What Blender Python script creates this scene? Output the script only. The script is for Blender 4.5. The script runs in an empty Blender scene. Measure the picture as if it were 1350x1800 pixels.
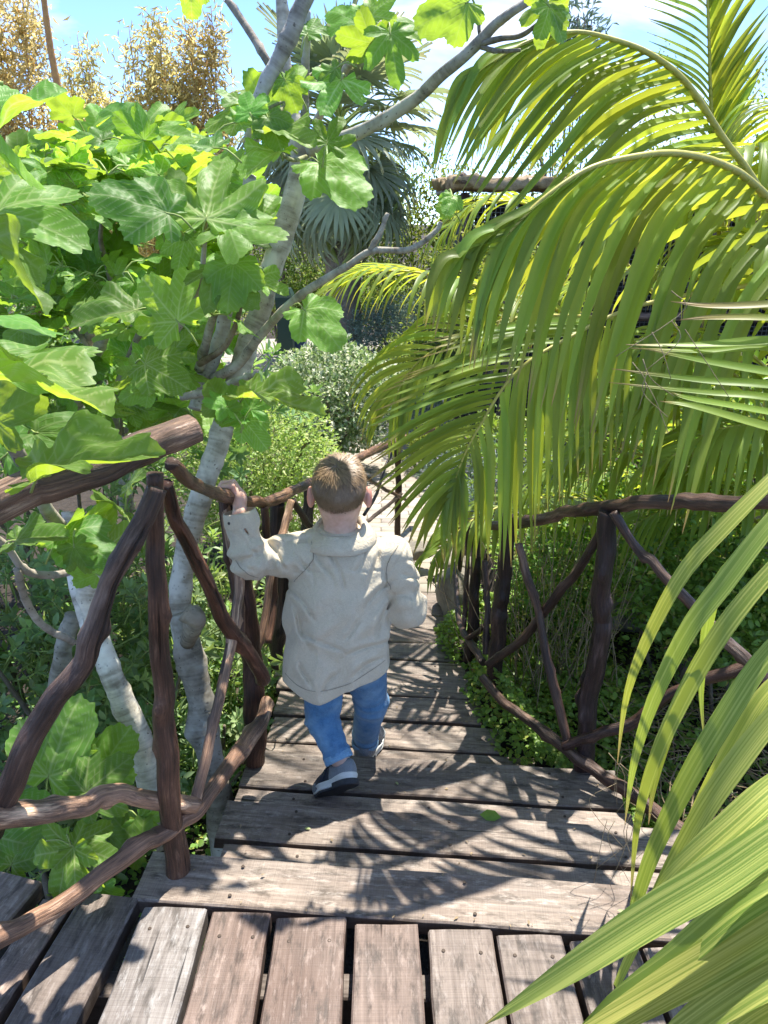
import bpy, math, random
import numpy as np
from mathutils import Matrix, Vector

# ------------------------------------------------------------------ camera, sky, sun, exposure
SC = bpy.context.scene
CAM_H, PITCH, FPX = 1.5, math.radians(21.0), 1350.0
cam_d = bpy.data.cameras.new('camera'); cam = bpy.data.objects.new('camera', cam_d)
SC.collection.objects.link(cam); SC.camera = cam
cam.location = (0, 0, CAM_H); cam.rotation_euler = (math.radians(90) - PITCH, 0, 0)
cam_d.sensor_fit = 'VERTICAL'; cam_d.sensor_height = 36.0; cam_d.lens = 27.0
cam_d.clip_start = 0.02; cam_d.clip_end = 2000

SUN_EL, SUN_AZ = math.radians(67), math.radians(30)      # azimuth measured from +Y towards +X
world = bpy.data.worlds.new('World'); SC.world = world; world.use_nodes = True
wn, wl = world.node_tree.nodes, world.node_tree.links
for n in list(wn): wn.remove(n)
sky = wn.new('ShaderNodeTexSky'); sky.sky_type = 'NISHITA'; sky.sun_disc = False
sky.sun_elevation = SUN_EL; sky.sun_rotation = SUN_AZ
sky.air_density = 0.42; sky.dust_density = 0.0; sky.ozone_density = 5.0
tcn = wn.new('ShaderNodeTexCoord'); mp = wn.new('ShaderNodeMapping'); mp.inputs['Scale'].default_value = (1.0, 1.0, 2.6)
cn = wn.new('ShaderNodeTexNoise'); cn.inputs['Scale'].default_value = 4.3; cn.inputs['Detail'].default_value = 7
cn.inputs['Roughness'].default_value = 0.55; cn.inputs['Distortion'].default_value = 0.35
cr = wn.new('ShaderNodeValToRGB'); cr.color_ramp.elements[0].position = 0.51; cr.color_ramp.elements[1].position = 0.74
cr.color_ramp.elements[0].color = (0, 0, 0, 1); cr.color_ramp.elements[1].color = (0.85, 0.85, 0.85, 1)
cmx = wn.new('ShaderNodeMixRGB'); cmx.inputs['Color2'].default_value = (3.3, 3.4, 3.5, 1)
bg = wn.new('ShaderNodeBackground'); bg.inputs['Strength'].default_value = 0.14
wo = wn.new('ShaderNodeOutputWorld')
wl.new(tcn.outputs['Generated'], mp.inputs['Vector']); wl.new(mp.outputs[0], cn.inputs['Vector'])
wl.new(cn.outputs['Fac'], cr.inputs['Fac']); wl.new(cr.outputs['Color'], cmx.inputs['Fac'])
wl.new(sky.outputs['Color'], cmx.inputs['Color1']); wl.new(cmx.outputs['Color'], bg.inputs['Color'])
wl.new(bg.outputs[0], wo.inputs['Surface'])
sun_d = bpy.data.lights.new('sun', 'SUN'); sun_d.energy = 3.1; sun_d.angle = math.radians(0.55); sun_d.color = (1.0, 0.955, 0.87)
sun = bpy.data.objects.new('sun', sun_d); SC.collection.objects.link(sun)
sdir = Vector((math.sin(SUN_AZ) * math.cos(SUN_EL), math.cos(SUN_AZ) * math.cos(SUN_EL), math.sin(SUN_EL)))
sun.rotation_euler = sdir.to_track_quat('Z', 'Y').to_euler(); sun.location = sdir * 30
SC.view_settings.view_transform = 'Standard'; SC.view_settings.look = 'None'
SC.view_settings.exposure = 1.82; SC.view_settings.gamma = 1.0; SC.view_settings.use_curve_mapping = False
cy = SC.cycles
cy.max_bounces = 6; cy.diffuse_bounces = 3; cy.glossy_bounces = 3; cy.transmission_bounces = 4; cy.transparent_max_bounces = 6
cy.caustics_reflective = False; cy.caustics_refractive = False
cy.use_denoising = True; cy.use_adaptive_sampling = True; cy.adaptive_threshold = 0.015
cy.sample_clamp_indirect = 6.0

# ------------------------------------------------------------------ helpers
random.seed(5); rng = np.random.default_rng(11)
U3 = np.array([0, 0, 1.0]); COL = SC.collection
_c, _s = math.cos(PITCH), math.sin(PITCH)
def ray(px, py):
    u = (px - 675) / FPX; v = (900 - py) / FPX
    return np.array([u, _c + v * _s, -_s + v * _c])
def W(px, py, y):                      # the point of a picture ray that lies y metres ahead
    d = ray(px, py); return d * (y / d[1]) + np.array([0, 0, CAM_H])
def G(px, py, z):                      # the point of a picture ray at height z
    d = ray(px, py); return d * ((z - CAM_H) / d[2]) + np.array([0, 0, CAM_H])
def depth(p): return p[1] * _c - (p[2] - CAM_H) * _s
def mpp(p): return depth(p) / FPX      # metres per picture pixel at p
def project(P):
    P = np.asarray(P, float); z = P[..., 2] - CAM_H
    f = P[..., 1] * _c - z * _s; up = P[..., 1] * _s + z * _c
    return np.stack([675 + FPX * P[..., 0] / f, 900 - FPX * up / f, f], -1)
def unit(v): v = np.asarray(v, float); return v / (np.linalg.norm(v, axis=-1, keepdims=True) + 1e-12)
def sstep(a, b, x): t = np.clip((np.asarray(x, float) - a) / (b - a), 0, 1); return t * t * (3 - 2 * t)
def mixv(a, b, t): return a + (b - a) * t

def _hash(i, j, k, s):
    n = (i * 374761393 + j * 668265263 + k * 2147483647 + s * 974634777) & 0xffffffff
    n = ((n ^ (n >> 13)) * 1274126177) & 0xffffffff
    n = (n ^ (n >> 16)) & 0xffffffff
    return n.astype(np.float64) / 4294967295.0 * 2 - 1
def vnoise(P, seed=0):                 # smooth value noise, -1..1
    P = np.asarray(P, float); I = np.floor(P).astype(np.int64); f = P - I; f = f * f * (3 - 2 * f)
    r = 0
    for a in (0, 1):
        wa = f[..., 0] if a else 1 - f[..., 0]
        for b in (0, 1):
            wb = f[..., 1] if b else 1 - f[..., 1]
            for c in (0, 1):
                wc = f[..., 2] if c else 1 - f[..., 2]
                r = r + wa * wb * wc * _hash(I[..., 0] + a, I[..., 1] + b, I[..., 2] + c, seed)
    return r

def tag(o, label=None, cat=None, group=None, kind=None):
    if label: o['label'] = label
    if cat: o['category'] = cat
    if group: o['group'] = group
    if kind: o['kind'] = kind
    return o
def empty(name, loc, label=None, cat=None, group=None):
    o = bpy.data.objects.new(name, None); COL.objects.link(o); o.location = Vector(loc); o.empty_display_size = 0.05
    return tag(o, label, cat, group)
def adopt(o, parent):
    o.parent = parent
    if parent.type == 'EMPTY': o.matrix_parent_inverse = Matrix.Translation(-Vector(parent.location))
    elif parent.parent is not None or True:
        o.matrix_parent_inverse = Matrix.Identity(4)
def mesh(name, V, F, mat, smooth=True, col=None, tc=None):
    V = np.asarray(V, np.float64).reshape(-1, 3); me = bpy.data.meshes.new(name)
    if isinstance(F, np.ndarray):
        k = F.shape[1]; n = len(F)
        me.vertices.add(len(V)); me.vertices.foreach_set('co', V.astype(np.float32).ravel())
        me.loops.add(n * k); me.loops.foreach_set('vertex_index', F.astype(np.int32).ravel())
        me.polygons.add(n); me.polygons.foreach_set('loop_start', np.arange(0, n * k, k, dtype=np.int32))
        try: me.polygons.foreach_set('loop_total', np.full(n, k, dtype=np.int32))
        except Exception: pass
        me.update(calc_edges=True)
    else:
        me.from_pydata(V.tolist(), [], [list(map(int, f)) for f in F]); me.update()
    if smooth: me.polygons.foreach_set('use_smooth', np.ones(len(me.polygons), bool))
    if col is not None:
        a = me.color_attributes.new('Col', 'FLOAT_COLOR', 'POINT'); c = np.ones((len(V), 4), np.float32); c[:, :3] = col
        a.data.foreach_set('color', c.ravel())
    if tc is not None:
        a = me.attributes.new('tc', 'FLOAT_VECTOR', 'POINT'); a.data.foreach_set('vector', np.asarray(tc, np.float32).ravel())
    if isinstance(mat, (list, tuple)):
        for m in mat: me.materials.append(m)
    elif mat: me.materials.append(mat)
    return me
def obj(name, me, parent=None, mw=None, tint=None):
    o = bpy.data.objects.new(name, me); COL.objects.link(o)
    if mw is not None: o.matrix_basis = mw
    if parent is not None: adopt(o, parent)
    if tint is not None: o.color = (*tint, 1)
    return o
def mk(name, V, F, mat, parent=None, smooth=True, col=None, tc=None, tint=None):
    return obj(name, mesh(name, V, F, mat, smooth, col, tc), parent, None, tint)
class Acc:                              # collects vertices / faces of ONE part
    def __init__(s): s.V = []; s.F = []; s.C = []; s.T = []; s.n = 0
    def add(s, V, F, col=None, tc=None):
        V = np.asarray(V, float); F = np.asarray(F, int); s.V.append(V); s.F.append(F + s.n); s.n += len(V)
        s.C.append(np.broadcast_to(np.asarray(col if col is not None else (1, 1, 1), float), (len(V), 3)))
        s.T.append(tc if tc is not None else V)
    def build(s, name, mat, parent=None, smooth=True, tint=None):
        return mk(name, np.concatenate(s.V), np.concatenate(s.F), mat, parent, smooth, np.concatenate(s.C), np.concatenate(s.T), tint)

def catmull(P, n):
    P = np.asarray(P, float)
    if len(P) == 2: t = np.linspace(0, 1, n)[:, None]; return P[0] * (1 - t) + P[1] * t
    Q = np.vstack([2 * P[0] - P[1], P, 2 * P[-1] - P[-2]]); m = len(P) - 1
    s = np.linspace(0, m, n); i = np.minimum(s.astype(int), m - 1); t = (s - i)[:, None]
    a, b, c, d = Q[i], Q[i + 1], Q[i + 2], Q[i + 3]
    return 0.5 * ((2 * b) + (-a + c) * t + (2 * a - 5 * b + 4 * c - d) * t ** 2 + (-a + 3 * b - 3 * c + d) * t ** 3)
def frames(C):
    T = unit(np.gradient(C, axis=0)); N = np.zeros_like(C)
    a = np.array([0, 0, 1.0]) if abs(T[0][2]) < 0.8 else np.array([1.0, 0, 0])
    v = unit(np.cross(T[0], a))
    for i in range(len(C)):
        v = unit(v - T[i] * np.dot(v, T[i])); N[i] = v
    return T, N, np.cross(T, N)
def tube(P, R, n=24, k=12, bump=0.0, seed=0, freq=(9, 1.0), knots=0, wob=0.0, ribs=0.0, rib_f=0):
    """a bumpy log: returns V, quads, tc (cos, sin, length)"""
    P = np.asarray(P, float); C = catmull(P, n)
    R = np.interp(np.linspace(0, 1, n), np.linspace(0, 1, len(R)), R) if np.ndim(R) else np.full(n, float(R))
    if wob:
        l_ = np.linspace(0, np.linalg.norm(np.diff(C, axis=0), axis=1).sum(), n); w_ = np.sin(np.pi * np.linspace(0, 1, n)) ** .5
        C = C + (np.stack([vnoise(np.stack([l_ * wf, l_ * 0 + seed * 1.3, l_ * 0 + a_ * 5.1], -1), seed + a_) for wf in (7,) for a_ in range(3)], -1) + .5 * np.stack([vnoise(np.stack([l_ * 19, l_ * 0 + seed * 1.3, l_ * 0 + a_ * 5.1], -1), seed + a_ + 9) for a_ in range(3)], -1)) * (wob * R * w_)[:, None]
    T, N, B = frames(C); th = np.linspace(0, 2 * np.pi, k, endpoint=False)
    L = np.concatenate([[0], np.cumsum(np.linalg.norm(np.diff(C, axis=0), axis=1))])
    ct, st = np.cos(th), np.sin(th); rad = R[:, None] * np.ones(k)
    r0 = R.mean()
    if bump:
        q = np.stack([np.broadcast_to(ct * freq[1], (n, k)), np.broadcast_to(st * freq[1], (n, k)), np.broadcast_to((L * freq[0])[:, None], (n, k))], -1)
        rad = rad * (1 + bump * vnoise(q + seed * 7.3, seed) + bump * 0.5 * vnoise(q * 2.3 + seed * 3.1, seed + 1))
    rs = np.random.default_rng(seed + 100)
    for _ in range(knots):
        l0, t0 = rs.uniform(0.08, 0.92) * L[-1], rs.uniform(0, 6.283)
        dd = ((L[:, None] - l0) / (r0 * 1.1)) ** 2 + (np.angle(np.exp(1j * (th[None] - t0))) / 0.7) ** 2
        rad = rad + r0 * rs.uniform(0.22, 0.6) * np.exp(-dd * 1.6)
    if ribs: rad = rad * (1 + ribs * np.maximum(0, np.sin(L * rib_f + 2.2 * vnoise(np.stack([L * 3, L * 0, L * 0 + seed], -1), seed)))[:, None] ** 6)
    V = C[:, None] + rad[..., None] * (ct[None, :, None] * N[:, None] + st[None, :, None] * B[:, None])
    tc = np.stack([rad * ct + seed * 1.7, rad * st, np.broadcast_to(L[:, None], (n, k))], -1)
    i = np.arange(n - 1)[:, None] * k; j = np.arange(k)[None]; j2 = (j + 1) % k
    F = np.stack([i + j, i + j2, i + k + j2, i + k + j], -1).reshape(-1, 4)
    V = V.reshape(-1, 3); tc = tc.reshape(-1, 3)
    # end caps as fans of quads
    for e, base in ((0, 0), (1, (n - 1) * k)):
        c = C[0] - T[0] * r0 * 0.12 if e == 0 else C[-1] + T[-1] * r0 * 0.12
        ci = len(V); V = np.vstack([V, c]); tc = np.vstack([tc, [0, 0, L[-1] * e]])
        a = np.arange(0, k, 2)
        q = np.stack([np.full(len(a), ci), base + a, base + (a + 1) % k, base + (a + 2) % k], -1)
        F = np.vstack([F, q if e else q[:, ::-1]])
    return V, F, tc
def log(name, P, R, mat, parent, tint=None, **kw):
    V, F, tc = tube(P, R, **kw); return mk(name, V, F, mat, parent, True, None, tc, tint)

def surface_nets(fn, lo, hi, h):
    lo = np.asarray(lo, float); hi = np.asarray(hi, float); n = np.ceil((hi - lo) / h).astype(int) + 1
    ax = [lo[i] + h * np.arange(n[i]) for i in range(3)]
    P = np.stack(np.meshgrid(*ax, indexing='ij'), -1)
    if P.size > 120000:                 # coarse pass first, then only the band round the surface
        q = 4; m = [np.minimum(np.arange(0, n[i] + q - 1, q), n[i] - 1) for i in range(3)]
        Dc = fn(P[np.ix_(*m)]); D = np.repeat(np.repeat(np.repeat(Dc, q, 0), q, 1), q, 2)
        D = D[2:, 2:, 2:][:n[0], :n[1], :n[2]]; D = np.pad(D, [(0, n[i] - D.shape[i]) for i in range(3)], mode='edge')
        band = np.abs(D) < h * 7; D[band] = fn(P[band])
    else: D = fn(P)
    D = np.where(np.abs(D) < 1e-9, 1e-9, D); S = D < 0
    c = [(a, b, d) for a in (0, 1) for b in (0, 1) for d in (0, 1)]
    sl = lambda A, o: A[o[0]:n[0] - 1 + o[0], o[1]:n[1] - 1 + o[1], o[2]:n[2] - 1 + o[2]]
    cnt = sum(sl(S, o).astype(int) for o in c); M = (cnt > 0) & (cnt < 8)
    acc = np.zeros(M.shape + (3,)); w = np.zeros(M.shape)
    for o in c:
        for a in range(3):
            if o[a]: continue
            o2 = list(o); o2[a] = 1
            d1, d2 = sl(D, o), sl(D, tuple(o2)); x = (d1 < 0) != (d2 < 0)
            t = np.where(x, d1 / np.where(x, d1 - d2, 1), 0)
            for b in range(3):
                acc[..., b] += np.where(x, (t if b == a else o[b]), 0)
            w += x
    I = np.argwhere(M); pos = acc[M] / w[M][:, None]; V = lo + h * (I + pos)
    idx = -np.ones(M.shape, int); idx[M] = np.arange(len(I)); F = []
    for a in range(3):
        o = [0, 0, 0]; o[a] = 1
        s1 = S[:n[0] - 1 + 0 if a == 0 else n[0], :n[1] - 1 if a == 1 else n[1], :n[2] - 1 if a == 2 else n[2]]
        s2 = S[o[0]:, o[1]:, o[2]:]
        E = np.argwhere(s1 != s2); b, d = (a + 1) % 3, (a + 2) % 3
        ok = (E[:, b] > 0) & (E[:, d] > 0) & (E[:, b] < n[b] - 1) & (E[:, d] < n[d] - 1); E = E[ok]
        ins = s1[tuple(E.T)]
        def at(db, dd):
            q = E.copy(); q[:, b] += db; q[:, d] += dd; return idx[tuple(q.T)]
        q = np.stack([at(-1, -1), at(0, -1), at(0, 0), at(-1, 0)], -1)
        q = np.where(ins[:, None], q, q[:, ::-1]); F.append(q)
    return V, np.concatenate(F)
def sd_cone(P, a, b, r1, r2):           # rounded cone between two joints
    a = np.asarray(a, float); b = np.asarray(b, float); ab = b - a
    t = np.clip(((P - a) @ ab) / (ab @ ab), 0, 1)
    return np.linalg.norm(P - (a + t[..., None] * ab), axis=-1) - (r1 + (r2 - r1) * t)
def sd_ell(P, c, r, R=None):
    q = P - np.asarray(c, float)
    if R is not None: q = q @ np.asarray(R, float).T
    r = np.asarray(r, float); k0 = np.linalg.norm(q / r, axis=-1); k1 = np.linalg.norm(q / (r * r), axis=-1)
    return k0 * (k0 - 1) / (k1 + 1e-9)
def smin(a, b, k): h = np.clip(0.5 + 0.5 * (b - a) / k, 0, 1); return b * (1 - h) + a * h - k * h * (1 - h)
def smax(a, b, k): return -smin(-a, -b, k)

# ------------------------------------------------------------------ materials
class NT:
    def __init__(s, name):
        s.m = bpy.data.materials.new(name); s.m.use_nodes = True; s.t = s.m.node_tree
        for n in list(s.t.nodes): s.t.nodes.remove(n)
        s.out = s.n('ShaderNodeOutputMaterial')
    def n(s, t, **kw):
        x = s.t.nodes.new(t)
        for k, v in kw.items(): setattr(x, k, v)
        return x
    def put(s, i, v):
        if v is None: return
        if hasattr(v, 'is_output'): s.t.links.new(v, i)
        else:
            if hasattr(i.default_value, '__len__') and not hasattr(v, '__len__'): v = (v,) * len(i.default_value)
            if hasattr(v, '__len__') and len(v) == 3 and len(i.default_value) == 4: v = (*v, 1)
            i.default_value = v
    def math(s, op, a, b=None, c=None, clamp=False):
        x = s.n('ShaderNodeMath', operation=op, use_clamp=clamp)
        for i, v in enumerate((a, b, c)): s.put(x.inputs[i], v)
        return x.outputs[0]
    def mix(s, f, a, b, mode='MIX'):
        x = s.n('ShaderNodeMixRGB', blend_type=mode); s.put(x.inputs[0], f); s.put(x.inputs[1], a); s.put(x.inputs[2], b); return x.outputs[0]
    def attr(s, name, out='Color'): return s.n('ShaderNodeAttribute', attribute_name=name).outputs[out]
    def map(s, v, scale=(1, 1, 1), loc=(0, 0, 0), rot=(0, 0, 0)):
        x = s.n('ShaderNodeMapping'); s.put(x.inputs['Vector'], v); s.put(x.inputs['Scale'], scale); s.put(x.inputs['Location'], loc); s.put(x.inputs['Rotation'], rot); return x.outputs[0]
    def noise(s, v, scale, detail=4, rough=0.5, dist=0.0):
        x = s.n('ShaderNodeTexNoise'); s.put(x.inputs['Vector'], v); s.put(x.inputs['Scale'], scale); s.put(x.inputs['Detail'], detail)
        s.put(x.inputs['Roughness'], rough); s.put(x.inputs['Distortion'], dist); return x.outputs['Fac']
    def ramp(s, f, stops):
        x = s.n('ShaderNodeValToRGB'); e = x.color_ramp.elements
        while len(e) < len(stops): e.new(0.5)
        for el, (p, c) in zip(e, stops): el.position = p; el.color = (*c, 1) if len(c) == 3 else c
        s.put(x.inputs[0], f); return x.outputs['Color']
    def rng(s, f, a, b, c, d):
        x = s.n('ShaderNodeMapRange'); s.put(x.inputs[0], f)
        for i, v in enumerate((a, b, c, d)): s.put(x.inputs[i + 1], v)
        return x.outputs[0]
    def bump(s, h, st=0.3, dist=0.01, normal=None):
        x = s.n('ShaderNodeBump'); s.put(x.inputs['Height'], h); s.put(x.inputs['Strength'], st); s.put(x.inputs['Distance'], dist)
        if normal is not None: s.put(x.inputs['Normal'], normal)
        return x.outputs[0]
    def bsdf(s, col, rough=0.6, normal=None, spec=0.5, coat=0, sub=0, subc=None, metal=0, sheen=0, coatr=0.15):
        x = s.n('ShaderNodeBsdfPrincipled'); s.put(x.inputs['Base Color'], col); s.put(x.inputs['Roughness'], rough)
        s.put(x.inputs['Specular IOR Level'], spec); s.put(x.inputs['Metallic'], metal)
        if normal is not None: s.put(x.inputs['Normal'], normal)
        if coat: s.put(x.inputs['Coat Weight'], coat); s.put(x.inputs['Coat Roughness'], coatr)
        if sheen: s.put(x.inputs['Sheen Weight'], sheen)
        if sub:
            s.put(x.inputs['Subsurface Weight'], sub); s.put(x.inputs['Subsurface Radius'], subc or (0.012, 0.004, 0.002)); s.put(x.inputs['Subsurface Scale'], 1.0)
        return x.outputs[0]
    def done(s, sh): s.t.links.new(sh, s.out.inputs[0]); return s.m
    def hsv(s, col, h=0.5, sa=1.0, v=1.0):
        x = s.n('ShaderNodeHueSaturation'); s.put(x.inputs['Hue'], h); s.put(x.inputs['Saturation'], sa); s.put(x.inputs['Value'], v); s.put(x.inputs['Color'], col); return x.outputs[0]
    def oinfo(s, o): return s.n('ShaderNodeObjectInfo').outputs[o]
    def geo(s, o): return s.n('ShaderNodeNewGeometry').outputs[o]

def leaf_material(name, top, under, trans, tf=0.4, rough=0.42, vein=None, coat=0.0, dry=(0.45, 0.33, 0.16), stripes=None, spread=0.35, spec=0.26):
    """Col.r = brightness of the piece, Col.g = vein, Col.b = dry tip"""
    t = NT(name); a = t.attr('Col'); sep = t.n('ShaderNodeSeparateColor'); t.put(sep.inputs[0], a)
    r, g, b = sep.outputs
    rnd = t.oinfo('Random'); back = t.geo('Backfacing')
    pn = t.noise(t.n('ShaderNodeTexCoord').outputs['Object'], 5, 2)
    val = t.math('MULTIPLY', t.rng(rnd, 0, 1, 1 - spread, 1 + spread), t.math('MULTIPLY', r, t.rng(pn, 0.25, 0.75, 0.90, 1.10)))
    hue = t.rng(t.math('FRACT', t.math('MULTIPLY', rnd, 7.31)), 0, 1, 0.482, 0.515)
    c = t.mix(back, top, under); tr = trans
    if stripes:
        tc = t.attr('tc', 'Vector'); st = t.noise(t.map(tc, (stripes[0], stripes[1], 1)), 1.0, 2)
        sf = t.ramp(st, [(0.45, (0, 0, 0)), (0.6, (1, 1, 1))])
        c = t.mix(t.math('MULTIPLY', sf, stripes[2]), c, stripes[3]); 
    if vein is not None:
        g = t.math('MULTIPLY', g, t.rng(t.math('FRACT', t.math('MULTIPLY', rnd, 13.7)), 0, 1, 0.3, 0.95)); c = t.mix(t.math('MULTIPLY', g, 0.85), c, vein); tr = t.mix(t.math('MULTIPLY', g, 0.5), trans, vein)
    c = t.hsv(c, hue, 1.0, val); tr = t.hsv(tr, hue, 1.0, val)
    c = t.mix(b, c, dry); tr = t.mix(b, tr, dry)
    nrm = None
    if vein is not None: nrm = t.bump(t.math('SUBTRACT', t.math('MULTIPLY', pn, 0.4), g), 0.35, 0.002)
    p = t.bsdf(c, rough, nrm, spec, coat)
    tl = t.n('ShaderNodeBsdfTranslucent'); t.put(tl.inputs[0], tr)
    mx = t.n('ShaderNodeMixShader'); t.put(mx.inputs[0], tf); t.t.links.new(p, mx.inputs[1]); t.t.links.new(tl.outputs[0], mx.inputs[2])
    return t.done(mx.outputs[0])

def m_plank():
    t = NT('weathered_plank'); tc = t.attr('tc', 'Vector'); tint = t.oinfo('Color'); rnd = t.oinfo('Random')
    off = t.n('ShaderNodeCombineXYZ'); t.put(off.inputs[0], t.math('MULTIPLY', rnd, 37.0)); t.put(off.inputs[1], t.math('MULTIPLY', rnd, 11.0))
    v = t.n('ShaderNodeVectorMath', operation='ADD'); t.put(v.inputs[0], tc); t.put(v.inputs[1], off.outputs[0]); v = v.outputs[0]
    grain = t.noise(t.map(v, (2.2, 95, 60)), 1.0, 6, 0.62, 0.4)
    fine = t.noise(t.map(v, (9, 420, 300)), 1.0, 3, 0.6)
    saw = t.noise(t.map(v, (330, 3.0, 3.0)), 1.0, 3, 0.6)
    blot = t.noise(v, 6.5, 5, 0.6); crack = t.noise(t.map(v, (1.4, 34, 30)), 1.0, 3, 0.5, 0.8)
    stain = t.noise(v, 2.1, 4, 0.55)
    f = t.math('ADD', t.math('MULTIPLY', grain, 0.5), t.math('ADD', t.math('MULTIPLY', blot, 0.32), t.math('MULTIPLY', saw, 0.22)))
    c = t.ramp(f, [(0.36, (0.06, 0.047, 0.040)), (0.49, (0.18, 0.147, 0.127)), (0.59, (0.28, 0.24, 0.212)), (0.72, (0.43, 0.385, 0.345))])
    c = t.mix(t.math('MULTIPLY', t.rng(fine, 0.35, 0.7, 0, 1), 0.3), c, (0.30, 0.265, 0.24))
    c = t.mix(t.ramp(stain, [(0.45, (0, 0, 0)), (0.68, (0.5, 0.5, 0.5))]), c, (0.125, 0.078, 0.058)); dirt = t.noise(t.map(v, (3, 9, 9)), 4.0, 6, 0.7); c = t.mix(t.ramp(dirt, [(0.50, (0, 0, 0)), (0.64, (0.8, 0.8, 0.8))]), c, (0.055, 0.042, 0.034)); worn = t.noise(t.map(v, (5, 16, 9)), 3.0, 7, 0.75); c = t.mix(t.ramp(worn, [(0.53, (0, 0, 0)), (0.68, (0.75, 0.75, 0.75))]), c, (0.42, 0.385, 0.36))
    ck = t.ramp(crack, [(0.27, (1, 1, 1)), (0.33, (0, 0, 0))]); c = t.mix(ck, c, (0.02, 0.016, 0.014))
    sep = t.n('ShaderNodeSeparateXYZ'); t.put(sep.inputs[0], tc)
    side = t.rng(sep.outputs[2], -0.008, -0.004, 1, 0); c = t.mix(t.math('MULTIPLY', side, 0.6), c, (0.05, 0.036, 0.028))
    c = t.mix(1.0, c, tint, 'MULTIPLY'); c = t.hsv(c, 0.5, 1.0, t.rng(rnd, 0, 1, 0.82, 1.18))
    h = t.math('ADD', t.math('MULTIPLY', grain, 1.0), t.math('ADD', t.math('MULTIPLY', saw, 0.30), t.math('MULTIPLY', ck, -1.6)))
    return t.done(t.bsdf(c, t.rng(blot, 0.3, 0.7, 0.5, 0.72), t.bump(h, 0.55, 0.003), 0.42))
def m_log():
    t = NT('rustic_log_wood'); tc = t.attr('tc', 'Vector'); tint = t.oinfo('Color'); rnd = t.oinfo('Random')
    grain = t.noise(t.map(tc, (150, 150, 6.0)), 1.0, 8, 0.7, 0.8); blot = t.noise(t.map(tc, (14, 14, 6)), 1.0, 5, 0.6)
    crack = t.noise(t.map(tc, (28, 28, 1.6)), 1.0, 4, 0.5, 0.5); pale = t.noise(t.map(tc, (22, 22, 3.0)), 1.0, 6, 0.7)
    f = t.math('ADD', t.math('MULTIPLY', grain, 0.5), t.math('MULTIPLY', blot, 0.5))
    c = t.ramp(f, [(0.36, (0.010, 0.008, 0.007)), (0.47, (0.044, 0.031, 0.026)), (0.57, (0.095, 0.066, 0.052)), (0.68, (0.26, 0.205, 0.165))])
    c = t.mix(t.ramp(pale, [(0.56, (0, 0, 0)), (0.68, (0.6, 0.6, 0.6))]), c, (0.30, 0.25, 0.215))
    ck = t.ramp(crack, [(0.33, (1, 1, 1)), (0.365, (0, 0, 0))]); c = t.mix(ck, c, (0.012, 0.008, 0.007))
    c = t.mix(1.0, c, tint, 'MULTIPLY')
    h = t.math('ADD', grain, t.math('ADD', t.math('MULTIPLY', blot, 1.2), t.math('MULTIPLY', ck, -2.0)))
    return t.done(t.bsdf(c, t.rng(blot, 0.3, 0.7, 0.34, 0.62), t.bump(h, 0.9, 0.006), 0.36, 0.07, coatr=0.28))
def m_bark():
    t = NT('fig_bark'); tc = t.attr('tc', 'Vector')
    ring = t.noise(t.map(tc, (5, 5, 60)), 1.0, 4, 0.55, 0.6); blot = t.noise(tc, 22, 5, 0.6); spot = t.noise(tc, 95, 2)
    lich = t.noise(tc, 7, 4, 0.6)
    f = t.math('ADD', t.math('MULTIPLY', ring, 0.45), t.math('MULTIPLY', blot, 0.55))
    c = t.ramp(f, [(0.34, (0.15, 0.13, 0.10)), (0.48, (0.32, 0.295, 0.245)), (0.64, (0.50, 0.465, 0.395))])
    c = t.mix(t.ramp(lich, [(0.5, (0, 0, 0)), (0.62, (0.75, 0.75, 0.75))]), c, (0.60, 0.59, 0.54))
    c = t.mix(t.ramp(spot, [(0.66, (0, 0, 0)), (0.72, (0.8, 0.8, 0.8))]), c, (0.09, 0.075, 0.06))
    c = t.mix(1.0, c, t.oinfo('Color'), 'MULTIPLY')
    h = t.math('ADD', t.math('MULTIPLY', ring, 1.0), t.math('ADD', blot, t.math('MULTIPLY', spot, 0.5)))
    return t.done(t.bsdf(c, 0.75, t.bump(h, 0.5, 0.004), 0.3))
def m_simple(name, c1, c2, scale=12, rough=0.8, bump=0.4, dist=0.01, detail=6, spec=0.4, tinted=False):
    t = NT(name); v = t.n('ShaderNodeTexCoord').outputs['Object']; n = t.noise(v, scale, detail, 0.6); n2 = t.noise(v, scale * 5.3, 4, 0.6)
    f = t.math('ADD', t.math('MULTIPLY', n, 0.65), t.math('MULTIPLY', n2, 0.35))
    c = t.ramp(f, [(0.33, c1), (0.67, c2)])
    if tinted: c = t.mix(1.0, c, t.oinfo('Color'), 'MULTIPLY'); c = t.hsv(c, 0.5, 1.0, t.rng(t.oinfo('Random'), 0, 1, 0.85, 1.15))
    return t.done(t.bsdf(c, rough, t.bump(f, bump, dist), spec))
def m_flat(name, c, rough=0.5, spec=0.5, metal=0, coat=0):
    t = NT(name); v = t.n('ShaderNodeTexCoord').outputs['Object']; n = t.noise(v, 40, 4)
    return t.done(t.bsdf(t.mix(t.rng(n, 0.3, 0.7, 0, 0.25), c, tuple(x * 0.6 for x in c)), rough, t.bump(n, 0.08, 0.002), spec, coat, metal=metal))
M = {}
M['plank'] = m_plank(); M['log'] = m_log(); M['bark'] = m_bark()
M['fig'] = leaf_material('fig_leaf', (0.125, 0.270, 0.050), (0.23, 0.37, 0.07), (0.48, 0.72, 0.045), 0.48, 0.46, (0.56, 0.64, 0.28), spread=0.30, spec=0.26)
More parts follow.
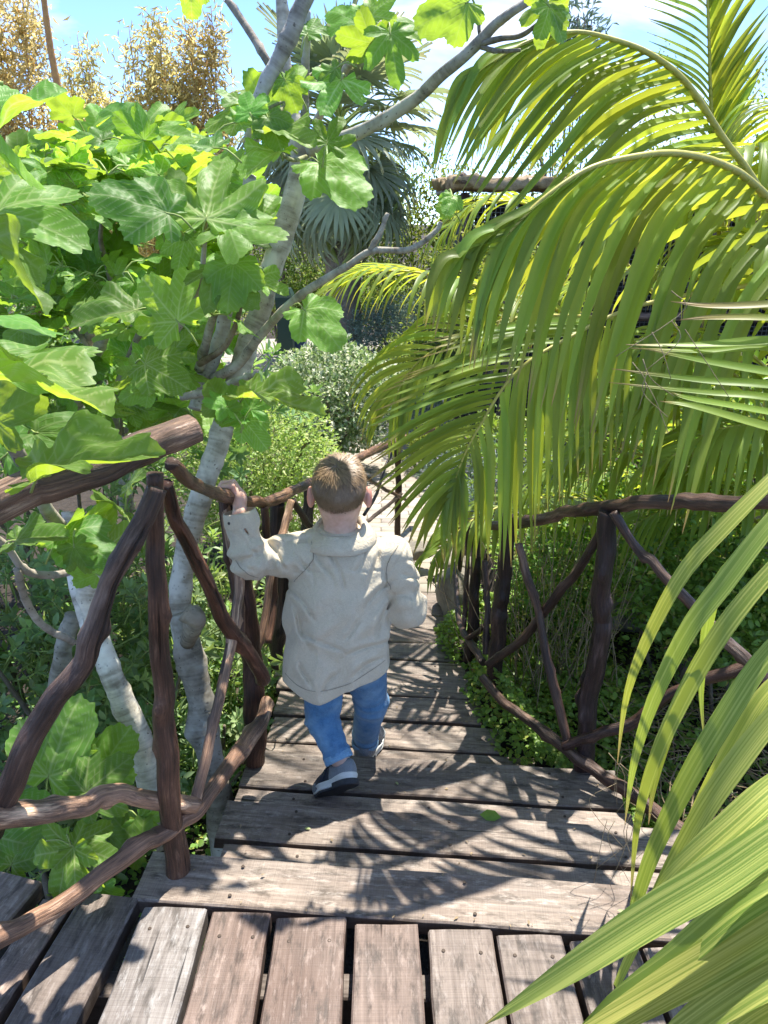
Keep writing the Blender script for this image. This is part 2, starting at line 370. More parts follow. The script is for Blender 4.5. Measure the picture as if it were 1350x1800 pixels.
M['palm'] = leaf_material('palm_leaflet', (0.165, 0.255, 0.050), (0.19, 0.27, 0.06), (0.62, 0.68, 0.05), 0.42, 0.42, None, stripes=(320, 1.5, 0.35, (0.22, 0.27, 0.06)), spread=0.22, dry=(0.46, 0.30, 0.13))
M['palm_near'] = leaf_material('ribbed_palm_leaflet', (0.16, 0.23, 0.045), (0.18, 0.245, 0.055), (0.50, 0.57, 0.06), 0.36, 0.45, None, stripes=(300, 0.8, 0.85, (0.50, 0.50, 0.13)), spread=0.12, dry=(0.46, 0.30, 0.13))
M['fan'] = leaf_material('fan_palm_leaf', (0.26, 0.31, 0.19), (0.29, 0.33, 0.21), (0.40, 0.47, 0.20), 0.34, 0.5, None, spread=0.3, dry=(0.36, 0.28, 0.15))
M['pitto'] = leaf_material('glossy_shrub_leaf', (0.125, 0.245, 0.085), (0.20, 0.30, 0.14), (0.36, 0.54, 0.10), 0.36, 0.38, spread=0.0)
M['varieg'] = leaf_material('variegated_shrub_leaf', (0.17, 0.26, 0.09), (0.20, 0.28, 0.12), (0.42, 0.52, 0.16), 0.36, 0.45, None, spread=0.0, dry=(0.82, 0.82, 0.60))
M['lime'] = leaf_material('light_green_shrub_leaf', (0.24, 0.38, 0.09), (0.26, 0.38, 0.11), (0.52, 0.66, 0.12), 0.38, 0.45, None, spread=0.0, dry=(0.60, 0.62, 0.30))
M['cover'] = leaf_material('ground_cover_leaf', (0.15, 0.30, 0.05), (0.18, 0.32, 0.07), (0.42, 0.64, 0.06), 0.36, 0.36, None, spread=0.0, dry=(0.50, 0.48, 0.12))
M['silver'] = leaf_material('silver_shrub_leaf', (0.17, 0.25, 0.19), (0.22, 0.29, 0.23), (0.22, 0.32, 0.20), 0.2, 0.6, None, spread=0.0, dry=(0.5, 0.42, 0.62))
M['bamboo'] = leaf_material('bamboo_leaf', (0.62, 0.54, 0.22), (0.62, 0.54, 0.22), (0.92, 0.80, 0.32), 0.55, 0.5, None, spread=0.0, dry=(0.52, 0.29, 0.08))
M['bush'] = leaf_material('background_bush_leaf', (0.14, 0.22, 0.04), (0.16, 0.235, 0.05), (0.40, 0.52, 0.06), 0.36, 0.5, None, spread=0.0, dry=(0.36, 0.33, 0.07))
M['soil'] = m_simple('garden_soil', (0.016, 0.012, 0.009), (0.062, 0.046, 0.032), 14, 0.95, 0.8, 0.03)
M['paver'] = m_simple('paving_brick', (0.27, 0.24, 0.20), (0.42, 0.38, 0.32), 9, 0.85, 0.35, 0.004, tinted=True)
M['joint'] = m_simple('paving_sand', (0.13, 0.115, 0.09), (0.22, 0.19, 0.15), 30, 0.95, 0.5, 0.004)
M['rock'] = m_simple('garden_rock', (0.09, 0.08, 0.065), (0.30, 0.265, 0.21), 7, 0.88, 0.7, 0.02)
M['stem'] = m_simple('shrub_stem', (0.10, 0.075, 0.05), (0.22, 0.18, 0.13), 40, 0.85, 0.4, 0.003)
M['gstem'] = m_simple('leaf_stalk', (0.22, 0.30, 0.07), (0.36, 0.42, 0.12), 30, 0.5, 0.1, 0.002)
M['rachis'] = m_simple('palm_rachis', (0.36, 0.33, 0.06), (0.58, 0.50, 0.12), 20, 0.45, 0.15, 0.002)
M['culm'] = m_simple('bamboo_culm', (0.30, 0.135, 0.035), (0.50, 0.26, 0.07), 14, 0.45, 0.1, 0.003)
M['thatch'] = m_simple('dry_thatch', (0.16, 0.11, 0.06), (0.42, 0.32, 0.19), 18, 0.9, 0.6, 0.01)
M['ptrunk'] = m_simple('palm_trunk_fibre', (0.12, 0.095, 0.07), (0.34, 0.29, 0.22), 22, 0.9, 0.8, 0.02)
M['screw'] = m_flat('screw_steel', (0.075, 0.055, 0.042), 0.6, 0.3, 0.3)
# ------------------------------------------------------------------ ground and path
def path_z(y): return np.interp(y, [4.2, 9.0, 40.0], [-0.50, -0.95, -1.0])
def ground_z(x, y):
    x = np.asarray(x, float); y = np.asarray(y, float)
    side = mixv(-0.62, -0.335 + 0.10 * np.clip(x - 1.0, 0, 2), sstep(0.30, 0.75, x))
    side = mixv(-0.72, side, sstep(1.15, 1.6, y))
    t = np.where(x > 0.6, sstep(4.0, 8.0, y), sstep(3.3, 4.4, y))
    return mixv(side, path_z(y) - 0.05, t)
xs = np.unique(np.concatenate([np.linspace(-3, 3, 61), np.linspace(-12, 12, 49), np.linspace(-150, 150, 31)]))
ys = np.unique(np.concatenate([np.linspace(-1, 6, 71), np.linspace(6, 20, 36), np.linspace(-40, 300, 35)]))
X, Y = np.meshgrid(xs, ys, indexing='ij'); Z = ground_z(X, Y) + 0.018 * vnoise(np.stack([X * 4, Y * 4, X * 0], -1), 3)
on_path = ((X > -0.85) & (X < 0.6) & (Y > 3.9)) | ((X < 0.6) & (X > -9.3) & (Y > 8.8) & (Y < 17.2)); Z = np.where(on_path, Z - 0.05, Z); Z = np.where((X < 0.62) & (X > -0.6) & (Y > 3.55) & (Y < 4.4), np.minimum(Z, -0.58), Z)
V = np.stack([X, Y, Z], -1).reshape(-1, 3); nx, ny = len(xs), len(ys)
i = np.arange(nx - 1)[:, None] * ny + np.arange(ny - 1)[None]
F = np.stack([i, i + ny, i + ny + 1, i + 1], -1).reshape(-1, 4)
ground = tag(mk('ground', V, F, M['soil']), kind='structure')

# path bed: joint sand under the pavers
def sheet(name, xs, ys, zf, mat):
    X, Y = np.meshgrid(xs, ys, indexing='ij'); V = np.stack([X, Y, zf(X, Y)], -1).reshape(-1, 3); n = len(ys)
    i = np.arange(len(xs) - 1)[:, None] * n + np.arange(n - 1)[None]
    return V, np.stack([i, i + n, i + n + 1, i + 1], -1).reshape(-1, 4)
a = Acc(); V, F = sheet('p', np.linspace(-0.80, 0.47, 4), np.linspace(4.25, 9.0, 20), lambda x, y: path_z(y) - 0.012, None); a.add(V, F)
V, F = sheet('p', np.linspace(-9.0, 0.47, 10), np.linspace(9.0, 17.0, 12), lambda x, y: path_z(y) - 0.012, None); a.add(V, F)
V, F = sheet('p', np.linspace(-0.30, 0.47, 4), np.linspace(3.62, 4.26, 5), lambda x, y: path_z(y) - 0.012, None); a.add(V, F)
path = tag(a.build('brick_path', M['joint']), kind='structure')
def paver_mesh(w, d, seed):
    rs = np.random.default_rng(seed); b = 0.006; h = 0.0
    top = np.array([[-w + b, -d + b, h], [w - b, -d + b, h], [w - b, d - b, h], [-w + b, d - b, h]]) + rs.normal(0, 0.0012, (4, 3))
    mid = np.array([[-w, -d, -0.007], [w, -d, -0.007], [w, d, -0.007], [-w, d, -0.007]]); bot = mid - [0, 0, 0.03]
    V = np.vstack([top, mid, bot]); F = [[0, 1, 2, 3]]
    for k in range(4):
        F += [[4 + k, 4 + (k + 1) % 4, (k + 1) % 4, k], [8 + k, 8 + (k + 1) % 4, 4 + (k + 1) % 4, 4 + k]]
    return V, np.array(F)
pm = [mesh('paver', *paver_mesh(0.102, 0.051, s), M['paver'], False) for s in range(4)]
rest = Acc(); npav = 0
slots = []
for r, y in enumerate(np.arange(4.32 - 6 * .109, 16.95, 0.109)):
    x0, x1 = (-0.70, 0.40) if y < 9 else (-8.9, 0.40)
    if y < 4.3: x0 = 0.44 - (y - 3.7) * 1.145
    for x in np.arange(x1 - (0.105 if r % 2 else 0.0), x0, -0.211):
        slots.append((x, y))
def vis(x, y):
    p = project(np.array([x, y, path_z(y)])); return -30 < p[0] < 1380 and 420 < p[1] < 1100
slots.sort(key=lambda s: (not vis(*s), s[1]))
for x, y in slots:
    ang = rng.normal(0, 0.012); z = path_z(y) + rng.normal(0, 0.0015); sl = math.atan2(path_z(y + .1) - path_z(y - .1), .2)
    mw = Matrix.Translation((x, y, z)) @ Matrix.Rotation(sl + rng.normal(0, .008), 4, 'X') @ Matrix.Rotation(ang, 4, 'Z')
    k = rng.uniform(0.82, 1.14); tint = (k, k * rng.uniform(0.93, 1.0), k * rng.uniform(0.86, 1.0))
    if npav < 295 and vis(x, y): obj('paver', pm[npav % 4], path, mw, tint); npav += 1
    else:
        V, F = paver_mesh(0.102, 0.051, 1); V = np.array([mw @ Vector(v) for v in V]); rest.add(V, F)
tag(rest.build('far_pavers', M['paver'], path, False), kind='stuff')

# ------------------------------------------------------------------ rocks
def rock(name, c, r, seed, label, flat=1.0):
    c = np.asarray(c, float); r = np.asarray(r, float)
    def f(P):
        q = (P - c) / r; d = np.linalg.norm(q, axis=-1) - 1
        rs = np.random.default_rng(seed)
        for _ in range(9):
            n = unit(rs.normal(size=3)); d = np.maximum(d, q @ n - rs.uniform(0.62, 0.88))
        return (d + 0.10 * vnoise(q * 2.2 + seed, seed) + 0.05 * vnoise(q * 6 + seed, seed + 1)) * r.min()
    V, F = surface_nets(f, c - r * 1.25, c + r * 1.25, r.max() * 2.5 / 26)
    return tag(mk(name, V, F, M['rock']), label, 'rock', 'garden rocks')
rock('rock', W(800, 1052, 3.45), (0.10, 0.16, 0.19), 1, 'beige rock wedged between the lower steps and the right railing')
rock('rock', W(1125, 1070, 3.05), (0.18, 0.15, 0.12), 2, 'pale boulder behind the right railing under the palm')
rock('flat_stone', W(722, 968, 4.25), (0.16, 0.10, 0.05), 4, 'flat beige stone edging the foot of the stairs')
rock('flat_stone', W(795, 990, 4.15), (0.15, 0.10, 0.05), 5, 'flat beige stone at the path end of the steps by the right posts')
rock('rock', W(190, 742, 5.2), (0.16, 0.15, 0.14), 8, 'sandy rock seen under the fig leaves left of the trunk')

# ------------------------------------------------------------------ stairs
stairs = empty('wooden_stairs', (0.1, 2.2, -0.4), 'weathered grey-brown plank stairs leading down from the deck to the path', 'stairs')
deck = empty('wooden_deck', (0.0, 1.0, -0.1), 'reddish-brown plank deck in the foreground above the stairs', 'deck')
def plank(parent, A, B, w0, w1, th=0.034, seed=0, tint=(1, 1, 1), curve=None, warp=0.003, name='plank'):
    """A,B: mid points of the two ends (top face); w0,w1: widths there"""
    A = np.asarray(A, float); B = np.asarray(B, float); L = np.linalg.norm(B - A); d = (B - A) / L
    s = unit(np.cross(U3, d)); up = np.cross(d, s); n = max(6, int(L / 0.07)); t = np.linspace(0, 1, n); rs = np.random.default_rng(seed + 900)
    b = 0.004; pr = [(-.5, -1, 0), (-.5, 0, -b), (-.5, 0, 0, b), (-0.17, 0, 0), (0.17, 0, 0), (.5, 0, 0, -b), (.5, 0, -b), (.5, -1, 0)]
    V = np.zeros((n, 8, 3)); T = np.zeros((n, 8, 3)); wv = np.interp(t, [0, 1], [w0, w1])
    nz = lambda f, k: vnoise(np.stack([t * L * f, t * 0 + seed * 3.7, t * 0 + k * 1.9], -1), seed)
    cup = rs.uniform(-warp, warp); eL, eR = nz(9, 1) * 0.0028 + nz(30, 4) * 0.0012, nz(9, 2) * 0.0028 + nz(30, 5) * 0.0012; sag = nz(3, 3) * warp
    for k, q in enumerate(pr):
        e = (eL if q[0] < 0 else eR) if abs(q[0]) > 0.4 else 0
        x = q[0] * wv + e + (q[3] if len(q) > 3 else 0)
        z = (-th if q[1] == -1 else q[2] if len(q) == 3 else 0) + sag + cup * (1 - (abs(q[0]) / .5) ** 2) + 0 * t
        V[:, k] = A + d * (t * L)[:, None] + s * x[:, None] + up * z[:, None]
        T[:, k, 0] = t * L; T[:, k, 1] = x; T[:, k, 2] = (z - sag)
    if curve is not None:                # scalloped end
        f = curve(np.linspace(-.5, .5, 8)); 
        for k in range(8): V[0, k] += d * f[k] * 1.0
    V[0] += d * rs.normal(0, 0.0015, (8, 1)); V[-1] += d * rs.normal(0, 0.0015, (8, 1))
    i = np.arange(n - 1)[:, None] * 8; j = np.arange(8)[None]; j2 = (j + 1) % 8
    F = np.stack([i + j, i + 8 + j, i + 8 + j2, i + j2], -1).reshape(-1, 4).tolist()
    F += [list(range(8)), list(range(8 * n - 1, 8 * n - 9, -1))]
    o = mk(name, V.reshape(-1, 3), F, M['plank'], parent, False, None, T.reshape(-1, 3), tint)
    return o
def screw_mesh():
    k = 8; a = np.linspace(0, 2 * np.pi, k, endpoint=False); c, s = np.cos(a), np.sin(a)
    V = np.vstack([np.stack([c * .0046, s * .0046, 0 * a - .002], -1), np.stack([c * .0042, s * .0042, 0 * a + .0002], -1), np.stack([c * .002, s * .002, 0 * a - .0006], -1)])
    F = [[j, (j + 1) % k, k + (j + 1) % k, k + j] for j in range(k)] + [[k + j, k + (j + 1) % k, 2 * k + (j + 1) % k, 2 * k + j] for j in range(k)] + [list(range(2 * k, 3 * k))]
    return mesh('screw', V, F, M['screw'])
SCREW = screw_mesh()
def screws(o, pts):
    for p in pts: obj('screw', SCREW, o, Matrix.Translation(Vector(p)))
GREY = (0.98, 0.92, 0.83); RED = (0.84, 0.70, 0.63)
SL = -0.09
def xrow(y, x): return y + SL * (x - 0.12)
#      z,    y0,    y1,   xl,    xr,  slopes (near, far)
ROWS = [(0.000, 1.300, 1.447, -0.59, 1.00),
        (-0.108, 1.440, 1.600, -0.455, 0.93), (-0.108, 1.616, 1.762, -0.47, 0.86),
        (-0.190, 1.752, 1.906, -0.465, 0.74), (-0.190, 1.924, 2.100, -0.455, 0.745),
        (-0.272, 2.092, 2.244, -0.44, 0.52), (-0.272, 2.258, 2.402, -0.42, 0.42), (-0.275, 2.428, 2.575, -0.42, 0.37), (-0.272, 2.589, 2.742, -0.43, 0.34),
        (-0.318, 2.735, 2.915, -0.46, 0.345), (-0.320, 2.932, 3.070, -0.48, 0.335), (-0.322, 3.084, 3.215, -0.5, 0.325), (-0.350, 3.235, 3.385, -0.52, 0.32), (-0.352, 3.398, 3.545, -0.54, 0.335), (-0.378, 3.555, 3.700, -0.56, 0.38)]
for k, (z, y0, y1, xl, xr) in enumerate(ROWS):
    ym = (y0 + y1) / 2; w = (y1 - y0)
    A = (xl, xrow(ym, xl), z); B = (xr, xrow(ym, xr), z)
    cv = None
    if k in (2, 1): cv = (lambda q: 0.028 * (q + 0.5) ** 1.0 * 0 + 0.045 * (0.25 - (q) ** 2) * (1 if True else 0))
    p = plank(stairs, A, B, w, w, 0.04, k, tuple(np.array(GREY) * (1.0 + 0.10 * math.sin(k * 2.3))), cv)
    if k in (2,): cv = None
    pts = []
    for f in (0.16, 0.5, 0.84):
        for dy in (-0.3, 0.3):
            x = xl + (xr - xl) * f + rng.normal(0, .01); pts.append((x, xrow(ym + dy * w, x), z + 0.0015))
    if k < 10: screws(p, pts)
# winder planks that fan round to the path, hinged near the right-hand rock
piv = np.array([0.62, 3.50]); z = -0.395
angs = np.linspace(math.radians(172), math.radians(139), 8)
for k in range(7):
    a0, a1 = angs[k], angs[k + 1] + 0.006; am = (a0 + a1) / 2; r0, r1 = 0.30, 1.25
    d = np.array([math.cos(am), math.sin(am)]); da = (a0 - a1)
    A = (*(piv + d * r1), z - 0.014 * k); B = (*(piv + d * r0), z - 0.014 * k)
    plank(stairs, A, B, da * r1, da * r0, 0.035, 40 + k, tuple(np.array(GREY) * (1.02 + 0.08 * math.sin(k * 1.7))))
# stringers under the treads
for x, s in ((-0.40, 1), (0.30, 2)):
    plank(stairs, (x, 1.36, -0.16), (x + 0.02, 3.6, -0.47), 0.05, 0.05, 0.14, 60 + s, (0.6, 0.55, 0.5), name='stringer')
# the deck: boards running towards the camera
edges_far = [-0.64, -0.53, -0.415, -0.255, -0.072, 0.092, 0.256, 0.41, 0.58, 0.745, 0.90]
BOARDS = [(-0.560, -0.410, -0.588, -0.425), (-0.396, -0.262, -0.418, -0.268), (-0.246, -0.086, -0.254, -0.082), (-0.067, 0.078, -0.062, 0.084), (0.098, 0.243, 0.102, 0.250), (0.252, 0.397, 0.262, 0.415), (0.409, 0.560, 0.430, 0.584), (0.572, 0.722, 0.598, 0.755), (0.735, 0.88, 0.77, 0.92)]
for k, (f0, f1, n0, n1) in enumerate(BOARDS):
    yf = 1.288 + SL * ((f0 + f1) / 2 - 0.12) - 0.004; yn = 0.35
    ex = (yf - yn) / (1.30 - 1.06); m0 = f0 + (n0 - f0) * ex * 0.30; m1 = f1 + (n1 - f1) * ex * 0.30
    A = ((m0 + m1) / 2, yn, rng.normal(0, .001)); B = ((f0 + f1) / 2, yf, rng.normal(0, .001))
    t = np.array(RED) if k < 4 else np.array((0.80, 0.73, 0.68))
    t = t * (1.0 + 0.12 * math.sin(k * 3.1)); 
    if k == 0: t = np.array((0.86, 0.9, 0.92))
    p = plank(deck, A, B, m1 - m0, f1 - f0, 0.045, 70 + k, tuple(t))
    d = unit(np.array(B) - np.array(A)); s = np.array([d[1], -d[0], 0])
    screws(p, [tuple(np.array(B) - d * (0.05 + rng.uniform(0, .015)) + s * o * (f1 - f0) + [0, 0, .0015]) for o in (-0.28, 0.28)] +
              [tuple(np.array(B) - d * 0.36 + s * o * (f1 - f0) + [0, 0, .0015]) for o in (-0.28, 0.28)])
# boards at far left, turning away with the deck
for k, (q0, q1, wd) in enumerate([((-0.648, 1.375), (-0.745, 0.60), 0.135), ((-0.770, 1.36), (-0.90, 0.65), 0.075), ((-0.905, 1.44), (-1.11, 0.70), 0.15)]):
    plank(deck, (*q1, -0.004 * k), (*q0, -0.004 * k), wd * 1.15, wd, 0.045, 90 + k, ((.85, .78, .72), (1.05, .9, .78), (.98, .88, .8))[k])
for k, y in enumerate((0.55, 1.20)):
    plank(deck, (-1.2, y, -0.055), (1.1, y - 0.03, -0.055), 0.06, 0.06, 0.12, 80 + k, (0.55, 0.5, 0.46), name='joist')

# ------------------------------------------------------------------ rustic railings
LR = empty('rustic_railing', (-0.5, 1.45, -0.3), 'rustic dark log railing on the left of the stairs, held by the boy', 'railing')
RR = empty('rustic_railing', (0.62, 2.05, -0.3), 'rustic dark log railing on the right of the stairs under the palm', 'railing')
DARK = (0.8, 0.78, 0.80); BRN = (1.25, 1.12, 1.05); TAN = (5.2, 4.9, 4.4); BLK = (0.42, 0.40, 0.50)
def L3(*pts): return [W(*p) for p in pts]
def dia(px, p): return px * 0.5 * mpp(np.asarray(p))
def stick(par, name, pts, d0, d1, tint, seed, bump=0.12, knots=3, n=30, k=14, freq=(9, 1.0)):
    P = L3(*pts); return log(name, P, np.interp(np.linspace(0, 1, len(P)), [0, 1], [dia(d0 * .75, P[0]), dia(d1 * .75, P[-1])]), M['log'], par, tuple(np.array(tint) * np.array((.98, .86, .72))), n=int(n * 1.6), k=k + 4, bump=bump * 1.15, seed=seed, knots=knots + 3, freq=freq, wob=.42)
# left
stick(LR, 'post', [(272, 832, 1.46), (276, 1000, 1.46), (283, 1180, 1.46), (292, 1330, 1.455), (314, 1535, 1.45), (322, 1600, 1.45)], 40, 58, (1.5, 1.15, 1.0), 1, 0.07, 3, 40)
stick(LR, 'top_rail', [(-260, 975, 1.15), (-120, 935, 1.20), (0, 893, 1.26), (90, 862, 1.32), (180, 826, 1.38), (260, 790, 1.43), (342, 752, 1.49)], 92, 70, (2.3, 2.2, 2.1), 2, 0.24, 5, 60, 18, (5, 1.2))
stick(LR, 'brace', [(276, 858, 1.40), (245, 925, 1.38), (200, 1010, 1.36), (172, 1075, 1.345), (140, 1165, 1.33), (95, 1250, 1.31), (52, 1310, 1.29), (-10, 1430, 1.26), (-60, 1560, 1.23)], 44, 62, (1.15, 1.05, 1.1), 3, 0.13, 6, 56, 16)
stick(LR, 'brace', [(292, 850, 1.50), (318, 925, 1.56), (352, 1000, 1.65), (395, 1085, 1.76), (440, 1150, 1.88), (462, 1195, 1.95)], 34, 34, (1.6, 1.05, 0.85), 4, 0.14, 4, 40)
stick(LR, 'brace', [(342, 1418, 1.50), (368, 1310, 1.58), (392, 1200, 1.70), (412, 1100, 1.84), (420, 1020, 1.95), (405, 950, 2.02), (396, 885, 2.06)], 26, 24, TAN, 5, 0.10, 4, 44)
stick(LR, 'top_rail', [(300, 815, 1.52), (340, 848, 1.68), (385, 868, 1.92), (430, 880, 2.14), (478, 880, 2.40), (520, 862, 2.72), (570, 832, 3.15), (630, 803, 3.65), (700, 775, 4.6), (760, 752, 5.4)], 34, 15, (2.1, 1.75, 1.4), 6, 0.16, 7, 70, 14, (7, 1.0))
stick(LR, 'post', [(412, 872, 2.10), (425, 980, 2.10), (438, 1100, 2.10), (446, 1220, 2.10), (448, 1330, 2.10), (448, 1420, 2.1)], 46, 50, (0.8, 0.55, 0.48), 7, 0.10, 4, 40)
stick(LR, 'brace', [(392, 872, 2.06), (402, 960, 2.045), (418, 1050, 2.03), (420, 1120, 2.0)], 26, 30, (1.2, 1.0, 0.95), 8, 0.14, 2, 26)
stick(LR, 'bottom_rail', [(-160, 1455, 1.12), (0, 1435, 1.25), (80, 1428, 1.31), (150, 1408, 1.36), (195, 1392, 1.40), (250, 1405, 1.44), (345, 1416, 1.50)], 64, 40, TAN, 9, 0.15, 5, 50, 16)
stick(LR, 'bottom_rail', [(-160, 1715, 1.02), (0, 1652, 1.13), (80, 1612, 1.20), (170, 1552, 1.29), (250, 1494, 1.38), (305, 1456, 1.45), (350, 1418, 1.52), (400, 1352, 1.66), (435, 1305, 1.80), (462, 1265, 1.93), (470, 1235, 2.02)], 50, 34, (3.8, 3.4, 3.0), 10, 0.15, 7, 80, 14)
stick(LR, 'post', [(488, 885, 2.5), (490, 960, 2.5), (492, 1060, 2.5), (490, 1170, 2.5)], 34, 40, DARK, 11, 0.12, 3)
stick(LR, 'brace', [(440, 1180, 2.12), (462, 1100, 2.2), (478, 1010, 2.3), (498, 930, 2.42), (512, 880, 2.5)], 18, 18, TAN, 12, 0.12, 3)
stick(LR, 'brace', [(466, 890, 2.3), (472, 960, 2.3), (480, 1040, 2.35), (470, 1130, 2.25)], 18, 20, (1.3, 1, .85), 13, 0.14, 3)
stick(LR, 'brace', [(515, 880, 2.62), (545, 925, 2.72), (590, 955, 2.85), (640, 945, 3.2)], 16, 16, DARK, 14, 0.12, 2)
stick(LR, 'post', [(545, 850, 3.0), (540, 960, 3.0), (538, 1100, 3.0)], 26, 30, DARK, 15, 0.12, 2)
stick(LR, 'post', [(701, 762, 4.70), (700, 820, 4.70), (700, 880, 4.70), (699, 960, 4.70)], 14, 15, (0.7, .5, .42), 16, 0.10, 2)
stick(LR, 'brace', [(700, 778, 4.66), (682, 810, 4.5), (660, 870, 4.2), (640, 905, 4.0)], 7, 8, DARK, 17, 0.12, 2)
stick(LR, 'brace', [(610, 930, 3.4), (655, 910, 3.8), (705, 868, 4.66)], 9, 8, DARK, 18, 0.12, 2)
stick(LR, 'brace', [(618, 822, 3.6), (660, 850, 4.1), (712, 878, 4.66)], 10, 8, (1.2, 1, .8), 19, 0.12, 2)
# right
stick(RR, 'top_rail', [(820, 925, 3.0), (880, 924, 2.72), (940, 915, 2.45), (1000, 902, 2.25), (1075, 890, 2.06), (1150, 884, 1.92), (1235, 883, 1.80), (1318, 880, 1.70), (1420, 872, 1.6)], 20, 44, (1.35, 1.2, 1.15), 21, 0.14, 6, 60, 16)
stick(RR, 'post', [(1070, 898, 2.06), (1062, 980, 2.06), (1052, 1060, 2.06), (1062, 1090, 2.06), (1046, 1150, 2.06), (1038, 1230, 2.06), (1030, 1310, 2.06), (1024, 1390, 2.06), (1020, 1450, 2.06)], 44, 42, (0.62, 0.55, 0.68), 22, 0.15, 5, 54, 18)
stick(RR, 'brace', [(1078, 900, 2.02), (1120, 965, 1.98), (1150, 990, 1.94), (1200, 1045, 1.88), (1265, 1120, 1.82), (1320, 1165, 1.75), (1380, 1230, 1.7)], 22, 30, (1.6, 1.45, 1.5), 23, 0.16, 4, 44)
stick(RR, 'brace', [(1062, 925, 2.10), (1030, 985, 2.14), (1005, 1015, 2.18), (960, 1075, 2.24), (915, 1125, 2.30), (858, 1168, 2.38)], 22, 20, (0.85, 0.72, 0.7), 24, 0.14, 4, 44)
stick(RR, 'brace', [(912, 955, 2.34), (925, 1010, 2.30), (944, 1070, 2.24), (960, 1140, 2.18), (976, 1220, 2.10), (1000, 1312, 2.02)], 18, 22, (1.15, 1.0, 0.95), 25, 0.14, 4, 40)
stick(RR, 'bottom_rail', [(848, 1190, 2.40), (880, 1228, 2.31), (925, 1264, 2.20), (985, 1308, 2.07), (1040, 1352, 1.98), (1085, 1385, 1.91), (1140, 1425, 1.83), (1222, 1482, 1.73), (1330, 1550, 1.62)], 20, 42, (1.35, 1.2, 1.15), 26, 0.16, 6, 60, 14)
stick(RR, 'brace', [(990, 1312, 2.02), (1050, 1290, 1.99), (1110, 1272, 1.96), (1160, 1235, 1.93), (1220, 1205, 1.9), (1300, 1180, 1.86), (1380, 1150, 1.82)], 24, 30, (0.8, 0.62, 0.6), 27, 0.14, 4, 44)
stick(RR, 'post', [(896, 905, 2.50), (888, 1000, 2.50), (878, 1090, 2.50), (870, 1200, 2.50), (866, 1290, 2.5)], 34, 38, (0.5, 0.4, 0.4), 28, 0.12, 4, 40, 16)
stick(RR, 'brace', [(852, 985, 2.62), (856, 1060, 2.58), (854, 1150, 2.52)], 13, 15, (1.1, 1.1, 1.3), 29, 0.12, 2)
stick(RR, 'brace', [(895, 1010, 2.52), (880, 1060, 2.58), (850, 1100, 2.66), (822, 1122, 2.74)], 14, 12, (.8, .7, .7), 30, 0.14, 2)
stick(RR, 'bottom_rail', [(800, 990, 3.35), (802, 1060, 3.05), (806, 1095, 2.9), (830, 1135, 2.7), (850, 1165, 2.56)], 12, 18, (1.2, 1.1, 1.05), 31, 0.16, 4)
stick(RR, 'post', [(842, 910, 2.85), (836, 1000, 2.85), (830, 1090, 2.85), (824, 1160, 2.85)], 24, 28, (.5, .42, .42), 32, 0.12, 3)
stick(RR, 'brace', [(822, 930, 2.95), (820, 1000, 2.92), (815, 1110, 2.85)], 10, 12, (1.1, 1.05, 1.2), 33, 0.12, 2)
stick(RR, 'post', [(808, 900, 3.45), (806, 980, 3.45), (802, 1060, 3.45), (800, 1090, 3.45)], 17, 18, DARK, 34, 0.12, 2)
stick(RR, 'top_rail', [(840, 925, 2.9), (815, 905, 3.4), (800, 880, 4.2)], 20, 13, DARK, 35, 0.14, 3)
